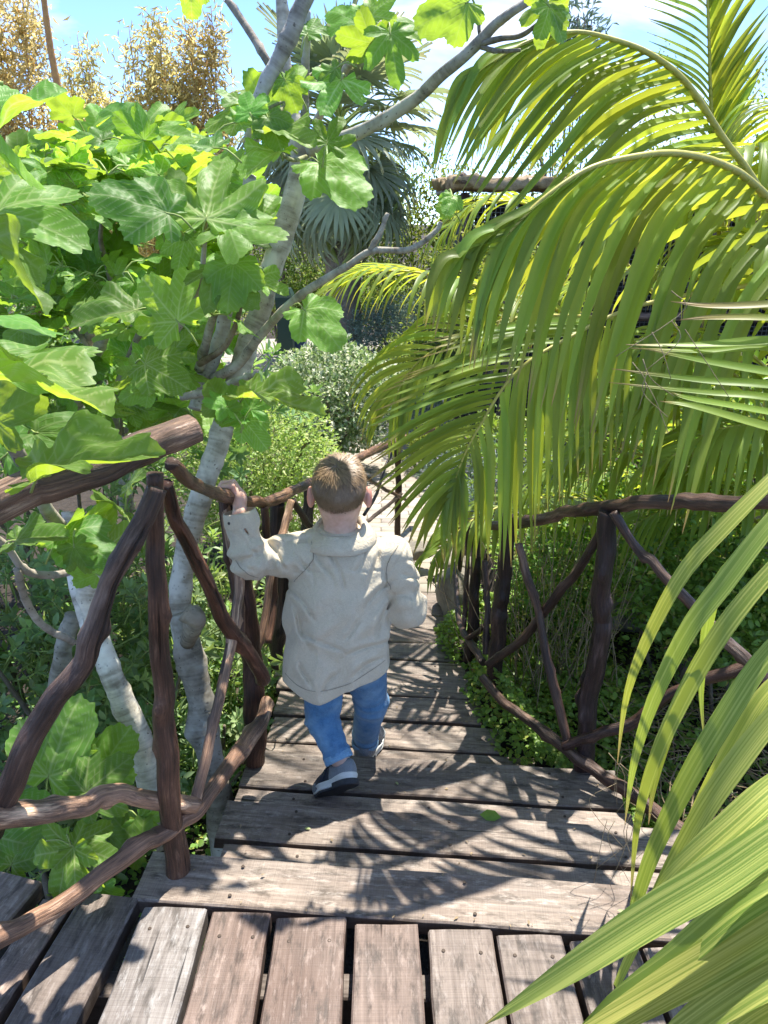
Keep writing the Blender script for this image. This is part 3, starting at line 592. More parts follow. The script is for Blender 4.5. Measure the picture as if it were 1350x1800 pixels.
# ------------------------------------------------------------------ fig trees
def fig_leaf(seed, lobes, fold, curl, wav):
    """dense lobed leaf: base at origin, midrib along +X, length 1, with raised pale veins"""
    rs = np.random.default_rng(seed); nr, na = 60, 190
    th = np.linspace(-2.62, 2.62, na)
    if lobes == 5: LB = [(0, 1.0, .36), (.80, .86, .34), (-.80, .86, .34), (1.66, .62, .44), (-1.66, .62, .44)]
    elif lobes == 3: LB = [(0, 1.0, .46), (.92, .82, .48), (-.92, .82, .48), (1.8, .56, .5), (-1.8, .56, .5)]
    else: LB = [(0, 1.0, .62), (.9, .74, .60), (-.9, .74, .60), (1.9, .5, .5), (-1.9, .5, .5)]
    LB = [(a + rs.normal(0, .05), r * rs.uniform(.9, 1.08), w) for a, r, w in LB]
    out = np.full(na, 0.30)
    for a, r, w in LB: out = np.maximum(out, r * np.exp(-np.abs((th - a) / w) ** 2.6 * 0.55))
    k = np.array([.25, .5, .25]); out = np.convolve(np.pad(out, 1, 'edge'), k, 'valid')
    out *= 1 + 0.02 * np.sin(th * 34 + seed) + 0.015 * np.sin(th * 61)
    rr = np.linspace(0, 1, nr) ** 0.8
    R = rr[:, None] * out[None]; X = R * np.cos(th); Y = R * np.sin(th) * 0.98
    # veins
    vein = np.zeros_like(R); w0 = 0.017
    for a, r, w in LB:
        xa = X * math.cos(a) + Y * math.sin(a); ya = -X * math.sin(a) + Y * math.cos(a)
        on = (xa > -0.01) & (xa < r * 1.02)
        vein = np.maximum(vein, np.where(on, np.exp(-(ya / (w0 * (1.15 - 0.7 * xa / r))) ** 2), 0))
        ph = xa - np.abs(ya) * 0.9; own = np.abs(ya) < 0.36 * np.clip(xa / r, 0.15, 1) ** 0.6
        s = np.abs((ph * 8.5) % 1 - 0.5) / 8.5
        vein = np.maximum(vein, np.where(on & own & (ph > 0.05) & (ph < r * .95), 0.8 * np.exp(-((s - 0.0) / 0.0095) ** 2), 0))
    Z = -0.10 * curl * X ** 2 * 2.0 + fold * np.abs(Y) * 0.9 - 0.28 * curl * Y ** 2
    Z += wav * (0.05 * np.sin(X * 7 + seed) * np.abs(Y) * 2 + 0.035 * np.sin(th * 9 + seed)[None] * rr[:, None] ** 2)
    Z += 0.022 * vnoise(np.stack([X * 5, Y * 5, X * 0 + seed], -1), seed) + 0.006 * vein - 0.008 * np.cos(X * 52) * np.exp(-np.abs(Y) * 3) * 0.3
    V = np.stack([X, Y, Z], -1).reshape(-1, 3); i = np.arange(nr - 1)[:, None] * na + np.arange(na - 1)[None]
    F = np.stack([i, i + na, i + na + 1, i + 1], -1).reshape(-1, 4)
    col = np.stack([np.ones(vein.size), vein.ravel(), np.zeros(vein.size)], -1)
    return mesh('fig_leaf', V, F, M['fig'], True, col)
FIG = [fig_leaf(1, 1, .15, 1.0, 1.0), fig_leaf(2, 3, .10, .8, 1.2), fig_leaf(3, 3, .25, 1.3, 1.0), fig_leaf(4, 5, .08, .7, 1.3), fig_leaf(5, 1, .45, .9, 1.4), fig_leaf(6, 3, .5, .6, 1.2), fig_leaf(7, 5, .2, 1.2, 1.0)]
figA = empty('fig_tree', W(395, 1490, 1.95), 'fig tree with pale grey trunk and big lobed leaves left of the boy', 'tree')
figB = empty('fig_tree', W(260, 1390, 1.75), 'smaller white-barked fig tree at the far left behind the railing', 'tree')
def leafmat(base, xdir, nrm, size, wid=1.0):
    x = unit(xdir); z = unit(nrm - x * np.dot(nrm, x)); y = np.cross(z, x)
    m = Matrix(((x[0] * size, y[0] * size * wid, z[0] * size, base[0]), (x[1] * size, y[1] * size * wid, z[1] * size, base[1]), (x[2] * size, y[2] * size * wid, z[2] * size, base[2]), (0, 0, 0, 1)))
    return m
PET = []                                # leaf stalks joined per tree
def fig_add(tree, base, tip, nrm, var, wid=1.0, stalk=None):
    base = np.asarray(base, float); tip = np.asarray(tip, float); s = np.linalg.norm(tip - base)
    obj('leaf', FIG[var], tree, leafmat(base, tip - base, np.asarray(nrm, float), s, wid))
    if stalk is not None:
        P = [stalk, (np.asarray(stalk) * .5 + base * .5) + [0, 0, .012], base, base + unit(tip - base) * s * 0.05]
        V, F, tc = tube(P, [0.0028, 0.002, 0.0016], 7, 5); o = mk('leaf_stalk', V, F, M['gstem'], tree)
SUNV = np.array(sdir)
# leaves one can follow in the photograph: base px, tip px, distance of base and tip, variant, face-up tilt, stalk
HERO = [  # bx, by, tx, ty, yb, yt, var, normal(x,y,z), tree
 (-15, 240, 108, 138, 1.05, 1.10, 5, (-.3, -.5, .8), 'B'), (-25, 190, 48, 335, 1.0, 1.02, 4, (-.7, -.4, .5), 'B'), (-10, 372, 135, 412, 1.05, 1.0, 2, (.1, -.6, .8), 'B'),
 (-30, 420, 100, 540, 0.98, 0.95, 5, (.7, .35, .55), 'B'), (-40, 560, 80, 556, 1.1, 1.05, 0, (0, .2, .9), 'B'), (-30, 668, 205, 690, 1.15, 1.05, 5, (.1, .3, .9), 'B'), (-20, 640, 180, 600, 1.25, 1.3, 1, (.1, -.5, .8), 'B'),
 (80, 838, 280, 775, 1.22, 1.2, 5, (.15, -.35, .9), 'B'), (60, 760, 215, 770, 1.35, 1.3, 2, (0, -.6, .8), 'B'), (10, 800, 70, 705, 1.5, 1.55, 1, (-.2, -.8, .4), 'B'), (-10, 740, 10, 600, 1.3, 1.3, 1, (-.2, -.8, .5), 'B'),
 (362, 385, 388, 240, 1.80, 1.95, 3, (.0, -.75, .6), 'A'), (295, 375, 148, 318, 1.75, 1.70, 0, (-.2, -.7, .6), 'A'), (400, 398, 520, 410, 1.8, 1.72, 1, (.2, -.6, .75), 'A'), (300, 372, 225, 300, 1.85, 1.9, 1, (-.2, -.8, .5), 'A'),
 (412, 462, 395, 545, 1.78, 1.7, 0, (.1, -.6, .75), 'A'), (312, 565, 232, 468, 1.85, 1.9, 1, (-.2, -.8, .4), 'A'), (380, 470, 455, 530, 1.8, 1.72, 6, (.2, -.7, .6), 'A'), (240, 545, 105, 560, 1.9, 1.85, 4, (0, -.4, .9), 'A'),
 (255, 640, 330, 680, 1.95, 1.9, 0, (.1, -.8, .5), 'A'), (265, 680, 205, 700, 1.95, 1.9, 0, (-.1, -.7, .6), 'A'), (440, 700, 590, 716, 1.95, 1.82, 5, (.05, -.3, .9), 'A'), (535, 545, 604, 608, 2.05, 1.98, 0, (.2, -.7, .55), 'A'),
 (560, 286, 648, 348, 2.3, 2.2, 0, (.2, -.7, .6), 'A'), (575, 252, 605, 190, 2.25, 2.3, 3, (.1, -.9, .4), 'A'), (686, 58, 702, 152, 2.1, 2.05, 6, (.1, -.9, .3), 'A'), (822, 4, 722, 46, 2.0, 2.0, 0, (0, -.97, .1), 'A'),
 (690, 60, 735, 20, 2.2, 2.3, 0, (.2, -.6, .6), 'A'), (655, 75, 580, 60, 2.15, 2.1, 1, (0, -.7, -.5), 'A'), (625, 40, 572, 5, 2.2, 2.25, 0, (-.1, -.8, .5), 'A'), (590, 120, 552, 142, 2.1, 2.1, 3, (-.2, -.7, .6), 'A'), (600, 140, 565, 200, 2.1, 2.0, 3, (0, -.8, .5), 'A'), (650, 30, 700, -20, 2.2, 2.2, 1, (0, -.8, .5), 'A'),
 (962, 5, 950, 98, 2.1, 2.1, 3, (.1, -.9, .3), 'A'), (965, 10, 1000, 85, 2.1, 2.1, 1, (.3, -.8, .3), 'A'), (335, -30, 335, 38, 1.4, 1.4, 0, (0, -.9, -.3), 'A'), (500, 140, 525, 200, 2.2, 2.2, 0, (.1, -.8, .4), 'A'), (520, 165, 465, 120, 2.25, 2.3, 1, (-.1, -.8, .4), 'A'), (540, 60, 560, 20, 2.35, 2.4, 1, (-.1, -.8, .4), 'A'),
 (795, 345, 785, 375, 2.2, 2.15, 0, (.2, -.7, .5), 'A'), (792, 372, 765, 358, 2.2, 2.2, 0, (-.2, -.8, .4), 'A'), (470, 205, 495, 260, 2.1, 2.05, 0, (.1, -.8, .4), 'A'), (440, 200, 425, 150, 2.1, 2.15, 1, (-.1, -.8, .4), 'A'), (420, 215, 470, 190, 2.1, 2.15, 0, (.1, -.7, .6), 'A'), (490, 230, 555, 240, 2.1, 2.0, 4, (.1, -.5, .8), 'A'),
 (490, 265, 420, 300, 2.1, 2.0, 4, (-.1, -.5, .8), 'A'), (480, 240, 455, 195, 2.1, 2.15, 0, (0, -.8, .5), 'A'), (375, 260, 330, 245, 2.0, 2.05, 4, (0, -.4, .8), 'A'),
 (125, 1490, 90, 1592, 1.42, 1.38, 1, (-.1, -.55, .8), 'B'), (250, 1490, 190, 1430, 1.55, 1.6, 0, (0, -.7, .6), 'B'), (130, 1488, 205, 1520, 1.42, 1.4, 2, (.2, -.5, .8), 'B'), (150, 1395, 235, 1335, 1.5, 1.55, 2, (.1, -.7, .6), 'B'), (85, 1365, 125, 1240, 1.55, 1.6, 0, (-.1, -.8, .4), 'B'), (165, 1370, 220, 1290, 1.62, 1.66, 0, (.1, -.8, .5), 'B'), (175, 1560, 180, 1612, 1.40, 1.38, 0, (.2, -.7, .5), 'B'), (245, 1440, 285, 1480, 1.6, 1.58, 1, (.2, -.8, .4), 'B'),
 (20, 1520, 60, 1440, 1.5, 1.55, 0, (0, -.7, .6), 'B'), (-10, 1470, 75, 1400, 1.35, 1.4, 4, (.1, -.5, .8), 'B'), (110, 950, 190, 870, 1.6, 1.65, 1, (0, .4, .7), 'B'), (190, 960, 200, 870, 1.65, 1.7, 2, (.2, .3, .8), 'B'), (30, 950, 110, 930, 1.5, 1.5, 4, (0, -.3, .9), 'B'), (120, 940, 185, 975, 1.55, 1.5, 0, (.1, -.5, .8), 'B'), (130, 960, 160, 1010, 1.5, 1.48, 1, (.1, -.8, .4), 'B'), (215, 900, 165, 850, 1.65, 1.7, 1, (0, .5, .7), 'B'), (225, 860, 245, 800, 1.7, 1.75, 1, (0, .4, .8), 'B'), (170, 1010, 120, 985, 1.6, 1.6, 0, (0, -.6, .7), 'B'),
 (430, 740, 470, 790, 2.1, 2.05, 0, (.1, -.8, .4), 'A'), (425, 735, 385, 745, 2.1, 2.05, 4, (0, -.5, .8), 'A'), (440, 720, 462, 660, 2.1, 2.15, 3, (0, -.8, .5), 'A'), (400, 715, 350, 700, 2.05, 2.0, 1, (0, -.6, .7), 'A'), (400, 720, 360, 660, 2.05, 2.1, 0, (-.1, -.8, .4), 'A'),
]
for bx, by, tx, ty, yb, yt, var, nrm, tr in HERO:
    t = figA if tr == 'A' else figB; b = W(bx, by, yb); tp = W(tx, ty, yt); 
    narrow = (bx, by) in ((80, 838), (60, 760), (-30, 668), (-20, 640), (-30, 420), (-25, 190), (440, 700))
    if tr == 'A': tp = b + (tp - b) * .87
    st = b - unit(tp - b) * 0.05 + [rng.normal(0, .012), rng.uniform(0.0, .03), -0.02]
    fig_add(t, b, tp, nrm, var, .52 if narrow else rng.uniform(0.9, 1.1), st)
# the crown between them
def in_poly(x, y, P):
    c = False; n = len(P)
    for i in range(n):
        x0, y0 = P[i]; x1, y1 = P[i - 1]
        if (y0 > y) != (y1 > y) and x < (x1 - x0) * (y - y0) / (y1 - y0) + x0: c = not c
    return c
CROWN = [(-60, 330), (60, 260), (105, 205), (180, 200), (235, 225), (330, 245), (400, 190), (500, 170), (545, 230), (540, 300), (500, 360), (520, 440), (470, 520), (440, 560), (460, 640), (430, 730), (330, 740), (230, 730), (150, 740), (60, 760), (-60, 900)]
cl = []
while len(cl) < 66:
    x, y = rng.uniform(-60, 560), rng.uniform(180, 900)
    if not in_poly(x, y, CROWN): continue
    if abs(x - np.interp(y, [280, 370, 470, 560, 640, 740], [530, 508, 480, 452, 425, 395])) < 42: continue
    if 150 < x < 330 and 560 < y < 700 and rng.random() < 0.8: continue
    cl.append((x, y, rng.uniform(2.05, 3.1)))
nA = 0
for x, y, d in cl:
    c = W(x, y, d); tw = unit(rng.normal(0, 1, 3) + [0, 0, 1.2])
    for _ in range(int(rng.integers(4, 6))):
        dirv = unit(rng.normal(0, 1, 3) * [1, 1, .5] + tw * 0.25 + [0, 0, -0.05]); b = c + dirv * rng.uniform(.03, .08)
        s = rng.uniform(.06, .115); nrm = unit(np.array([0, 0, 1.0]) + rng.normal(0, .45, 3) - 0.15 * np.array([0, 1, 0]))
        tp = b + unit(dirv + [0, 0, rng.uniform(-.5, .25)]) * s
        fig_add(figA, b, tp, nrm, int(rng.integers(0, 7)), rng.uniform(.9, 1.1), c); nA += 1
        if nA > 244: break
    if nA > 244: break
figC = empty('fig_tree', W(215, 800, 3.0), 'leafy fig tree farther back, filling the left side behind the nearest fig leaves', 'tree')
nC = 0; cc_ = []
while len(cc_) < 62:
    x, y = rng.uniform(-80, 500), rng.uniform(200, 760)
    if not in_poly(x, y, CROWN) or abs(x - np.interp(y, [280, 370, 470, 560, 640, 740], [530, 508, 480, 452, 425, 395])) < 36: continue
    if 170 < x < 330 and 560 < y < 690 and rng.random() < .8: continue
    cc_.append((x, y, rng.uniform(2.5, 3.5)))
for x, y, d in cc_:
    c = W(x, y, d); tw = unit(rng.normal(0, 1, 3) + [0, 0, 1.2])
    for _ in range(5):
        dirv = unit(rng.normal(0, 1, 3) * [1, 1, .5] + tw * .25); b = c + dirv * rng.uniform(.03, .10); s_ = rng.uniform(.10, .17)
        nrm = unit(np.array([0, -.55, .8]) + rng.normal(0, .4, 3)); tp = b + unit(dirv + [0, -.1, rng.uniform(-.6, .2)]) * s_
        if nC < 290: fig_add(figC, b, tp, nrm, (0, 1, 2, 1, 5, 2, 0, 6)[int(rng.integers(0, 8))], rng.uniform(.9, 1.1), c); nC += 1
def limb(tree, pts, d0, d1, seed, tint=(1, 1, 1), name='branch', **kw):
    P = L3(*pts); kw = {**dict(n=44, k=14, bump=0.08, knots=6, ribs=0.07, rib_f=75, wob=.3), **kw}
    return log(name, P, np.interp(np.linspace(0, 1, len(P)), [0, 1], [dia(d0 * .86, P[0]), dia(d1 * .86, P[-1])]), M['bark'], tree, tuple(np.array(tint) * (1.06, 1.0, .92)), seed=seed, **kw)
WHT = (1.35, 1.38, 1.42); GRY = (0.85, 0.88, 0.95)
limb(figA, [(402, 1540, 1.98), (392, 1460, 2.0), (372, 1340, 2.05), (350, 1220, 2.1), (335, 1140, 2.13), (318, 1078, 2.16)], 56, 46, 1, (0.75, .77, .78), 'trunk', ribs=.09, knots=8)
limb(figA, [(330, 1170, 2.14), (318, 1050, 2.2), (338, 930, 2.26), (368, 830, 2.32), (395, 740, 2.38), (425, 640, 2.43), (452, 560, 2.46), (480, 470, 2.5), (508, 370, 2.52), (530, 280, 2.55)], 44, 44, 2, (1.15, 1.17, 1.2), 'trunk', n=80, ribs=.10)
limb(figA, [(532, 290, 2.55), (512, 215, 2.57), (502, 150, 2.6), (498, 80, 2.62), (492, -40, 2.65)], 40, 22, 3, (1.1, 1.12, 1.15))
limb(figA, [(440, 300, 2.2), (455, 190, 2.2), (490, 110, 2.2), (520, 40, 2.2), (550, -30, 2.2)], 26, 34, 4, GRY)
limb(figA, [(440, 310, 2.2), (430, 400, 2.26), (400, 500, 2.34), (385, 600, 2.4), (355, 680, 2.42), (345, 720, 2.4)], 26, 34, 14, GRY)
limb(figA, [(538, 225, 2.4), (536, 140, 2.4), (540, 60, 2.4), (538, 20, 2.4)], 18, 18, 5, (.7, .72, .76), n=24)
limb(figA, [(545, 262, 2.52), (600, 245, 2.45), (650, 222, 2.4), (720, 180, 2.35), (780, 128, 2.3), (832, 82, 2.26), (868, 48, 2.24), (900, 20, 2.2), (940, -5, 2.2)], 30, 16, 6, (.85, .87, .92), n=60)
limb(figA, [(842, 78, 2.25), (880, 68, 2.22), (915, 62, 2.2), (950, 38, 2.18)], 13, 8, 7, (.6, .6, .62), n=20); limb(figA, [(845, 82, 2.25), (875, 90, 2.22), (915, 88, 2.2)], 11, 7, 8, (.6, .6, .62), n=20)
limb(figA, [(845, 70, 2.25), (842, 45, 2.25), (848, 25, 2.25)], 8, 6, 60, (.5, .5, .5), n=12)
limb(figA, [(555, 215, 2.5), (585, 160, 2.4), (612, 115, 2.3), (640, 75, 2.2), (672, 40, 2.15)], 16, 12, 9, (1.05, 1.05, 1.08), n=30)
limb(figA, [(375, 665, 2.4), (420, 640, 2.34), (452, 600, 2.3), (500, 545, 2.25), (560, 500, 2.2), (610, 470, 2.17), (652, 442, 2.15), (720, 438, 2.15), (765, 408, 2.15), (775, 390, 2.15)], 20, 9, 10, (.95, .97, 1.0), n=60)
limb(figA, [(650, 442, 2.15), (668, 410, 2.15), (682, 375, 2.15)], 12, 9, 11, (.85, .85, .87), n=16)
limb(figA, [(320, 698, 2.3), (370, 688, 2.25), (410, 672, 2.2), (450, 660, 2.15)], 16, 14, 12, (.95, .97, 1.02), n=24)
limb(figA, [(285, 610, 2.1), (330, 555, 2.0), (352, 500, 1.95), (358, 440, 1.9), (362, 380, 1.85)], 14, 9, 13, (.75, .75, .76), n=30)
limb(figA, [(350, 640, 2.35), (395, 610, 2.3), (418, 560, 2.25), (428, 505, 2.2)], 14, 8, 15, (.5, .42, .36), n=26)
limb(figA, [(350, 650, 2.4), (370, 580, 2.3), (385, 520, 2.25)], 20, 14, 16, (.8, .82, .85), n=22)
limb(figA, [(130, 720, 3.1), (160, 640, 3.0), (195, 570, 2.9), (210, 540, 2.9)], 26, 20, 17, WHT, n=30); limb(figA, [(200, 580, 2.9), (225, 572, 2.88), (250, 560, 2.85)], 12, 8, 18, WHT, n=14)
limb(figA, [(205, 545, 2.85), (190, 470, 2.7), (178, 420, 2.6), (180, 380, 2.5)], 12, 8, 19, (.6, .55, .5), n=22)
limb(figA, [(445, 205, 2.15), (500, 180, 2.2), (470, 240, 2.1), (510, 280, 2.3), (540, 275, 2.5)], 6, 8, 20, (.7, .8, .5), n=30, ribs=0)
limb(figA, [(400, 0, 2.6), (440, 60, 2.55), (470, 110, 2.5), (500, 150, 2.55)], 15, 16, 21, (.6, .58, .58), n=24)
limb(figA, [(330, 1130, 2.1), (345, 1090, 2.0), (325, 1075, 1.98)], 30, 40, 22, (.8, .78, .74), n=14)
limb(figC, [(225, 900, 3.0), (200, 760, 3.0), (170, 640, 3.0), (150, 520, 3.0), (140, 400, 3.0), (150, 290, 3.0)], 30, 10, 71, (.8, .8, .8), 'trunk', n=50)
limb(figC, [(190, 720, 3.0), (240, 600, 3.0), (290, 480, 3.0), (310, 360, 3.0)], 18, 8, 72, (.8, .8, .8), n=36); limb(figC, [(165, 620, 3.0), (90, 520, 3.0), (30, 420, 3.0)], 16, 8, 73, (.8, .8, .8), n=36)
# second, smaller fig
limb(figB, [(285, 1480, 1.78), (262, 1390, 1.78), (240, 1300, 1.80), (205, 1210, 1.82), (175, 1130, 1.85), (162, 1060, 1.86), (170, 985, 1.86), (178, 915, 1.85)], 54, 34, 31, (1.45, 1.5, 1.5), 'trunk', n=70, ribs=.08, knots=9)
limb(figB, [(180, 935, 1.85), (160, 952, 1.8), (120, 935, 1.7), (80, 890, 1.6), (50, 835, 1.52), (20, 780, 1.46), (-30, 700, 1.4)], 26, 30, 32, (.75, .74, .74))
limb(figB, [(150, 985, 1.84), (120, 1005, 1.75), (75, 1010, 1.66), (40, 1000, 1.6), (10, 960, 1.55), (-40, 920, 1.5)], 16, 14, 33, (.7, .68, .68))
limb(figB, [(30, 1000, 1.58), (45, 1055, 1.62), (75, 1100, 1.66), (130, 1130, 1.72)], 16, 14, 34, (.8, .76, .74), n=30)
limb(figB, [(160, 1120, 1.95), (140, 1040, 2.05), (125, 960, 2.15), (120, 900, 2.2)], 30, 26, 35, WHT, n=30)
limb(figB, [(90, 1270, 2.1), (110, 1160, 2.1), (130, 1080, 2.12)], 34, 34, 36, (.7, .72, .7), n=26)

# ------------------------------------------------------------------ palms
def leaflet(P0, d0, nrm, L, wd, droop, seed, tipdry=0.0, m=10, drop_pow=1.0, fold=0.35, bright=1.0, twist=0.0):
    d = unit(d0); p = np.array(P0, float); n = unit(nrm - d * np.dot(nrm, d)); V = []; T = []; C = []
    rs = np.random.default_rng(seed); side_w = rs.normal(0, .02, 3); lt = L / (m - 1)
    for i in range(m):
        t = i / (m - 1); s = np.cross(d, n)
        w = wd * (0.35 + 0.65 * min(1, t / 0.22) ** 0.8) * (1 - max(0, (t - 0.45) / 0.55) ** 1.5) * 0.5 + 0.0007
        a = twist * t; sr = s * math.cos(a) + n * math.sin(a); nr = n * math.cos(a) - s * math.sin(a)
        V += [p - sr * w + nr * w * fold, p, p + sr * w + nr * w * fold]
        T += [(-w + seed * .37, t * L, 0), (seed * .37, t * L, 0), (w + seed * .37, t * L, 0)]
        dry = min(1, max(0, (t - (1 - tipdry)) / max(tipdry, 1e-3)) * 1.2) if tipdry else 0
        C += [(bright, 0, dry)] * 3
        p = p + d * lt; d2 = unit(d + np.array([0, 0, -1.0]) * droop * lt / L * 10 * 0.1 * (0.35 + t ** drop_pow * 1.6) + side_w * 0.15)
        n = unit(n - d2 * np.dot(n, d2)); d = d2
    F = []
    for i in range(m - 1):
        k = i * 3; F += [[k, k + 1, k + 4, k + 3], [k + 1, k + 2, k + 5, k + 4]]
    return np.array(V), np.array(F), np.array(C), np.array(T)
def frond(palm, pts, r0, n, L, wd, t0=0.05, ang=(65, 25), droop=3.0, lift=0.25, seed=0, sides=(1, -1), lens=None, tint=None, indiv=True, acc=None, up=(0, 0, 1), dryp=0.5, mat='palm', bright=1.0, fold=0.35, scale_tip=0.55):
    P = np.array([W(*p) if len(p) == 3 else p[1] for p in pts]); C = catmull(P, 60); T, _, _ = frames(C); rs = np.random.default_rng(seed)
    rad = np.linspace(r0, r0 * 0.25, 24); V, F, tc = tube(P, rad, 40, 8)
    fr = mk('frond', V, F, M['rachis'], palm, True, None, tc)
    for j in range(n):
        t = t0 + (1 - t0) * (j + 0.5) / n
        for sg in sides:
            tt = np.clip(t + rs.normal(0, .004), 0, 0.999) * 59; i = int(tt); f = tt - i; c = C[i] * (1 - f) + C[min(i + 1, 59)] * f; tg = T[i]
            S = unit(np.cross(tg, np.asarray(up, float))); N = np.cross(S, tg)
            a = math.radians(np.interp(t, [0, 1], ang) + rs.normal(0, 2.5))
            lf = (lift[0] if sg > 0 else lift[1]) if np.ndim(lift) else lift; dr = (droop[0] if sg > 0 else droop[1]) if np.ndim(droop) else droop
            d0 = tg * math.cos(a) + S * sg * math.sin(a) + N * (lf + rs.normal(0, .04))
            ll = L * (np.interp(t, [0, .25, .6, 1], [.75, 1, .95, scale_tip])) * rs.uniform(.93, 1.06)
            w = wd * np.interp(t, [0, .3, 1], [.9, 1, .6]) * rs.uniform(.85, 1.12)
            nn = N + S * sg * (-0.2 if lf >= 0 else -lf * 1.3)
            q = leaflet(c, d0, nn, ll, w, dr * rs.uniform(.85, 1.18), seed * 100 + j * 2 + (sg > 0), rs.uniform(.03, .22) if rs.random() < dryp else 0.03, fold=fold, bright=bright * rs.uniform(.85, 1.15))
            if indiv: mk('leaflet', q[0], q[1], M[mat], fr, True, q[2], q[3])
            else: acc.add(*q)
    return fr
palm = empty('palm_tree', (1.75, 2.75, -0.3), 'feather palm whose long arching fronds sweep over the right railing', 'palm', 'feather palms on the right')
# trunk of the palm, out on the right
log('trunk', [(1.75, 2.75, -0.4), (1.73, 2.72, -0.1), (1.70, 2.70, 0.25), (1.68, 2.68, 0.5)], [0.17, 0.13, 0.11, 0.09], M['ptrunk'], palm, None, n=30, k=20, bump=.10, ribs=.2, rib_f=70, seed=3)
f2 = frond(palm, [(1480, 640, 2.72), (1345, 352, 2.66), (1272, 244, 2.60), (1210, 150, 2.52), (1148, 98, 2.46), (1080, 70, 2.40), (1008, 56, 2.36), (930, 72, 2.3), (868, 110, 2.26)], 0.013, 34, 0.46, 0.030, 0.12, (62, 30), 1.2, -.85, 1, dryp=.5, sides=(1,))
f3 = frond(palm, [(1500, 500, 2.35), (1340, 337, 2.22), (1272, 290, 2.14), (1194, 270, 2.06), (1117, 275, 2.0), (1034, 297, 1.95), (960, 345, 1.9), (900, 402, 1.87), (850, 460, 1.85)], 0.012, 26, 0.5, 0.033, 0.05, (44, 22), (0.9, 0.55), (-.7, -.30), 2, dryp=.3, bright=1.05, sides=(1,))
f4 = frond(palm, [(1330, 500, 2.75), (1200, 520, 2.7), (1100, 545, 2.62), (1010, 588, 2.52), (909, 652, 2.42), (842, 751, 2.36), (811, 813, 2.34), (792, 872, 2.33)], 0.009, 8, 0.30, 0.018, 0.85, (40, 14), 0.35, 0.0, 3, dryp=.35, up=(0.15, -.75, .6), scale_tip=.6)
frond(palm, [(1120, 600, 3.4), (980, 545, 3.3), (850, 505, 3.2), (740, 480, 3.1), (660, 478, 3.05), (600, 500, 3.0)], 0.008, 26, 0.46, 0.026, 0.15, (58, 22), 2.2, 0.15, 4, dryp=.6, bright=1.1)
frond(palm, [(1080, 560, 3.1), (960, 555, 3.0), (860, 570, 2.95), (760, 618, 2.9), (715, 660, 2.88), (690, 710, 2.86)], 0.008, 24, 0.40, 0.022, 0.12, (58, 22), 2.0, 0.1, 5, dryp=.5, up=(0.1, -.6, .7))
back = empty('palm_tree', (2.05, 3.8, -0.45), 'feather palm behind, its frond standing upright at the top right corner', 'palm', 'feather palms on the right')
log('trunk', [(2.05, 3.8, -0.5), (2.06, 3.8, 0.1), (2.1, 3.77, 0.8)], [0.14, 0.11, 0.08], M['ptrunk'], back, None, n=30, k=18, bump=.10, ribs=.2, rib_f=70, seed=4)
f1 = frond(back, [(1310, 700, 3.9), (1262, 330, 3.7), (1250, 180, 3.6), (1246, 60, 3.55), (1240, -80, 3.5), (1225, -220, 3.4)], 0.012, 4, 0.4, 0.026, 0.94, (30, 14), 0.3, 0.05, 11, up=(0, -.9, .3))
bk = Acc()
frond(back, [(1400, 760, 3.8), (1480, 480, 3.7), (1500, 330, 3.5), (1450, 220, 3.4), (1370, 180, 3.2)], 0.012, 30, 0.6, 0.04, 0.2, (60, 28), 3.0, 0.1, 12)
frond(back, [(1330, 760, 3.9), (1380, 560, 3.6), (1330, 420, 3.35), (1240, 350, 3.2), (1130, 360, 3.05), (1040, 420, 2.95)], 0.010, 30, 0.5, 0.036, 0.15, (62, 28), 2.8, 0.15, 13)
frond(back, [(1300, 820, 3.9), (1180, 560, 3.9), (1050, 420, 3.85), (930, 360, 3.8), (850, 360, 3.75), (790, 400, 3.7)], 0.010, 28, 0.5, 0.03, 0.2, (62, 26), 2.6, 0.2, 14, bright=1.1)
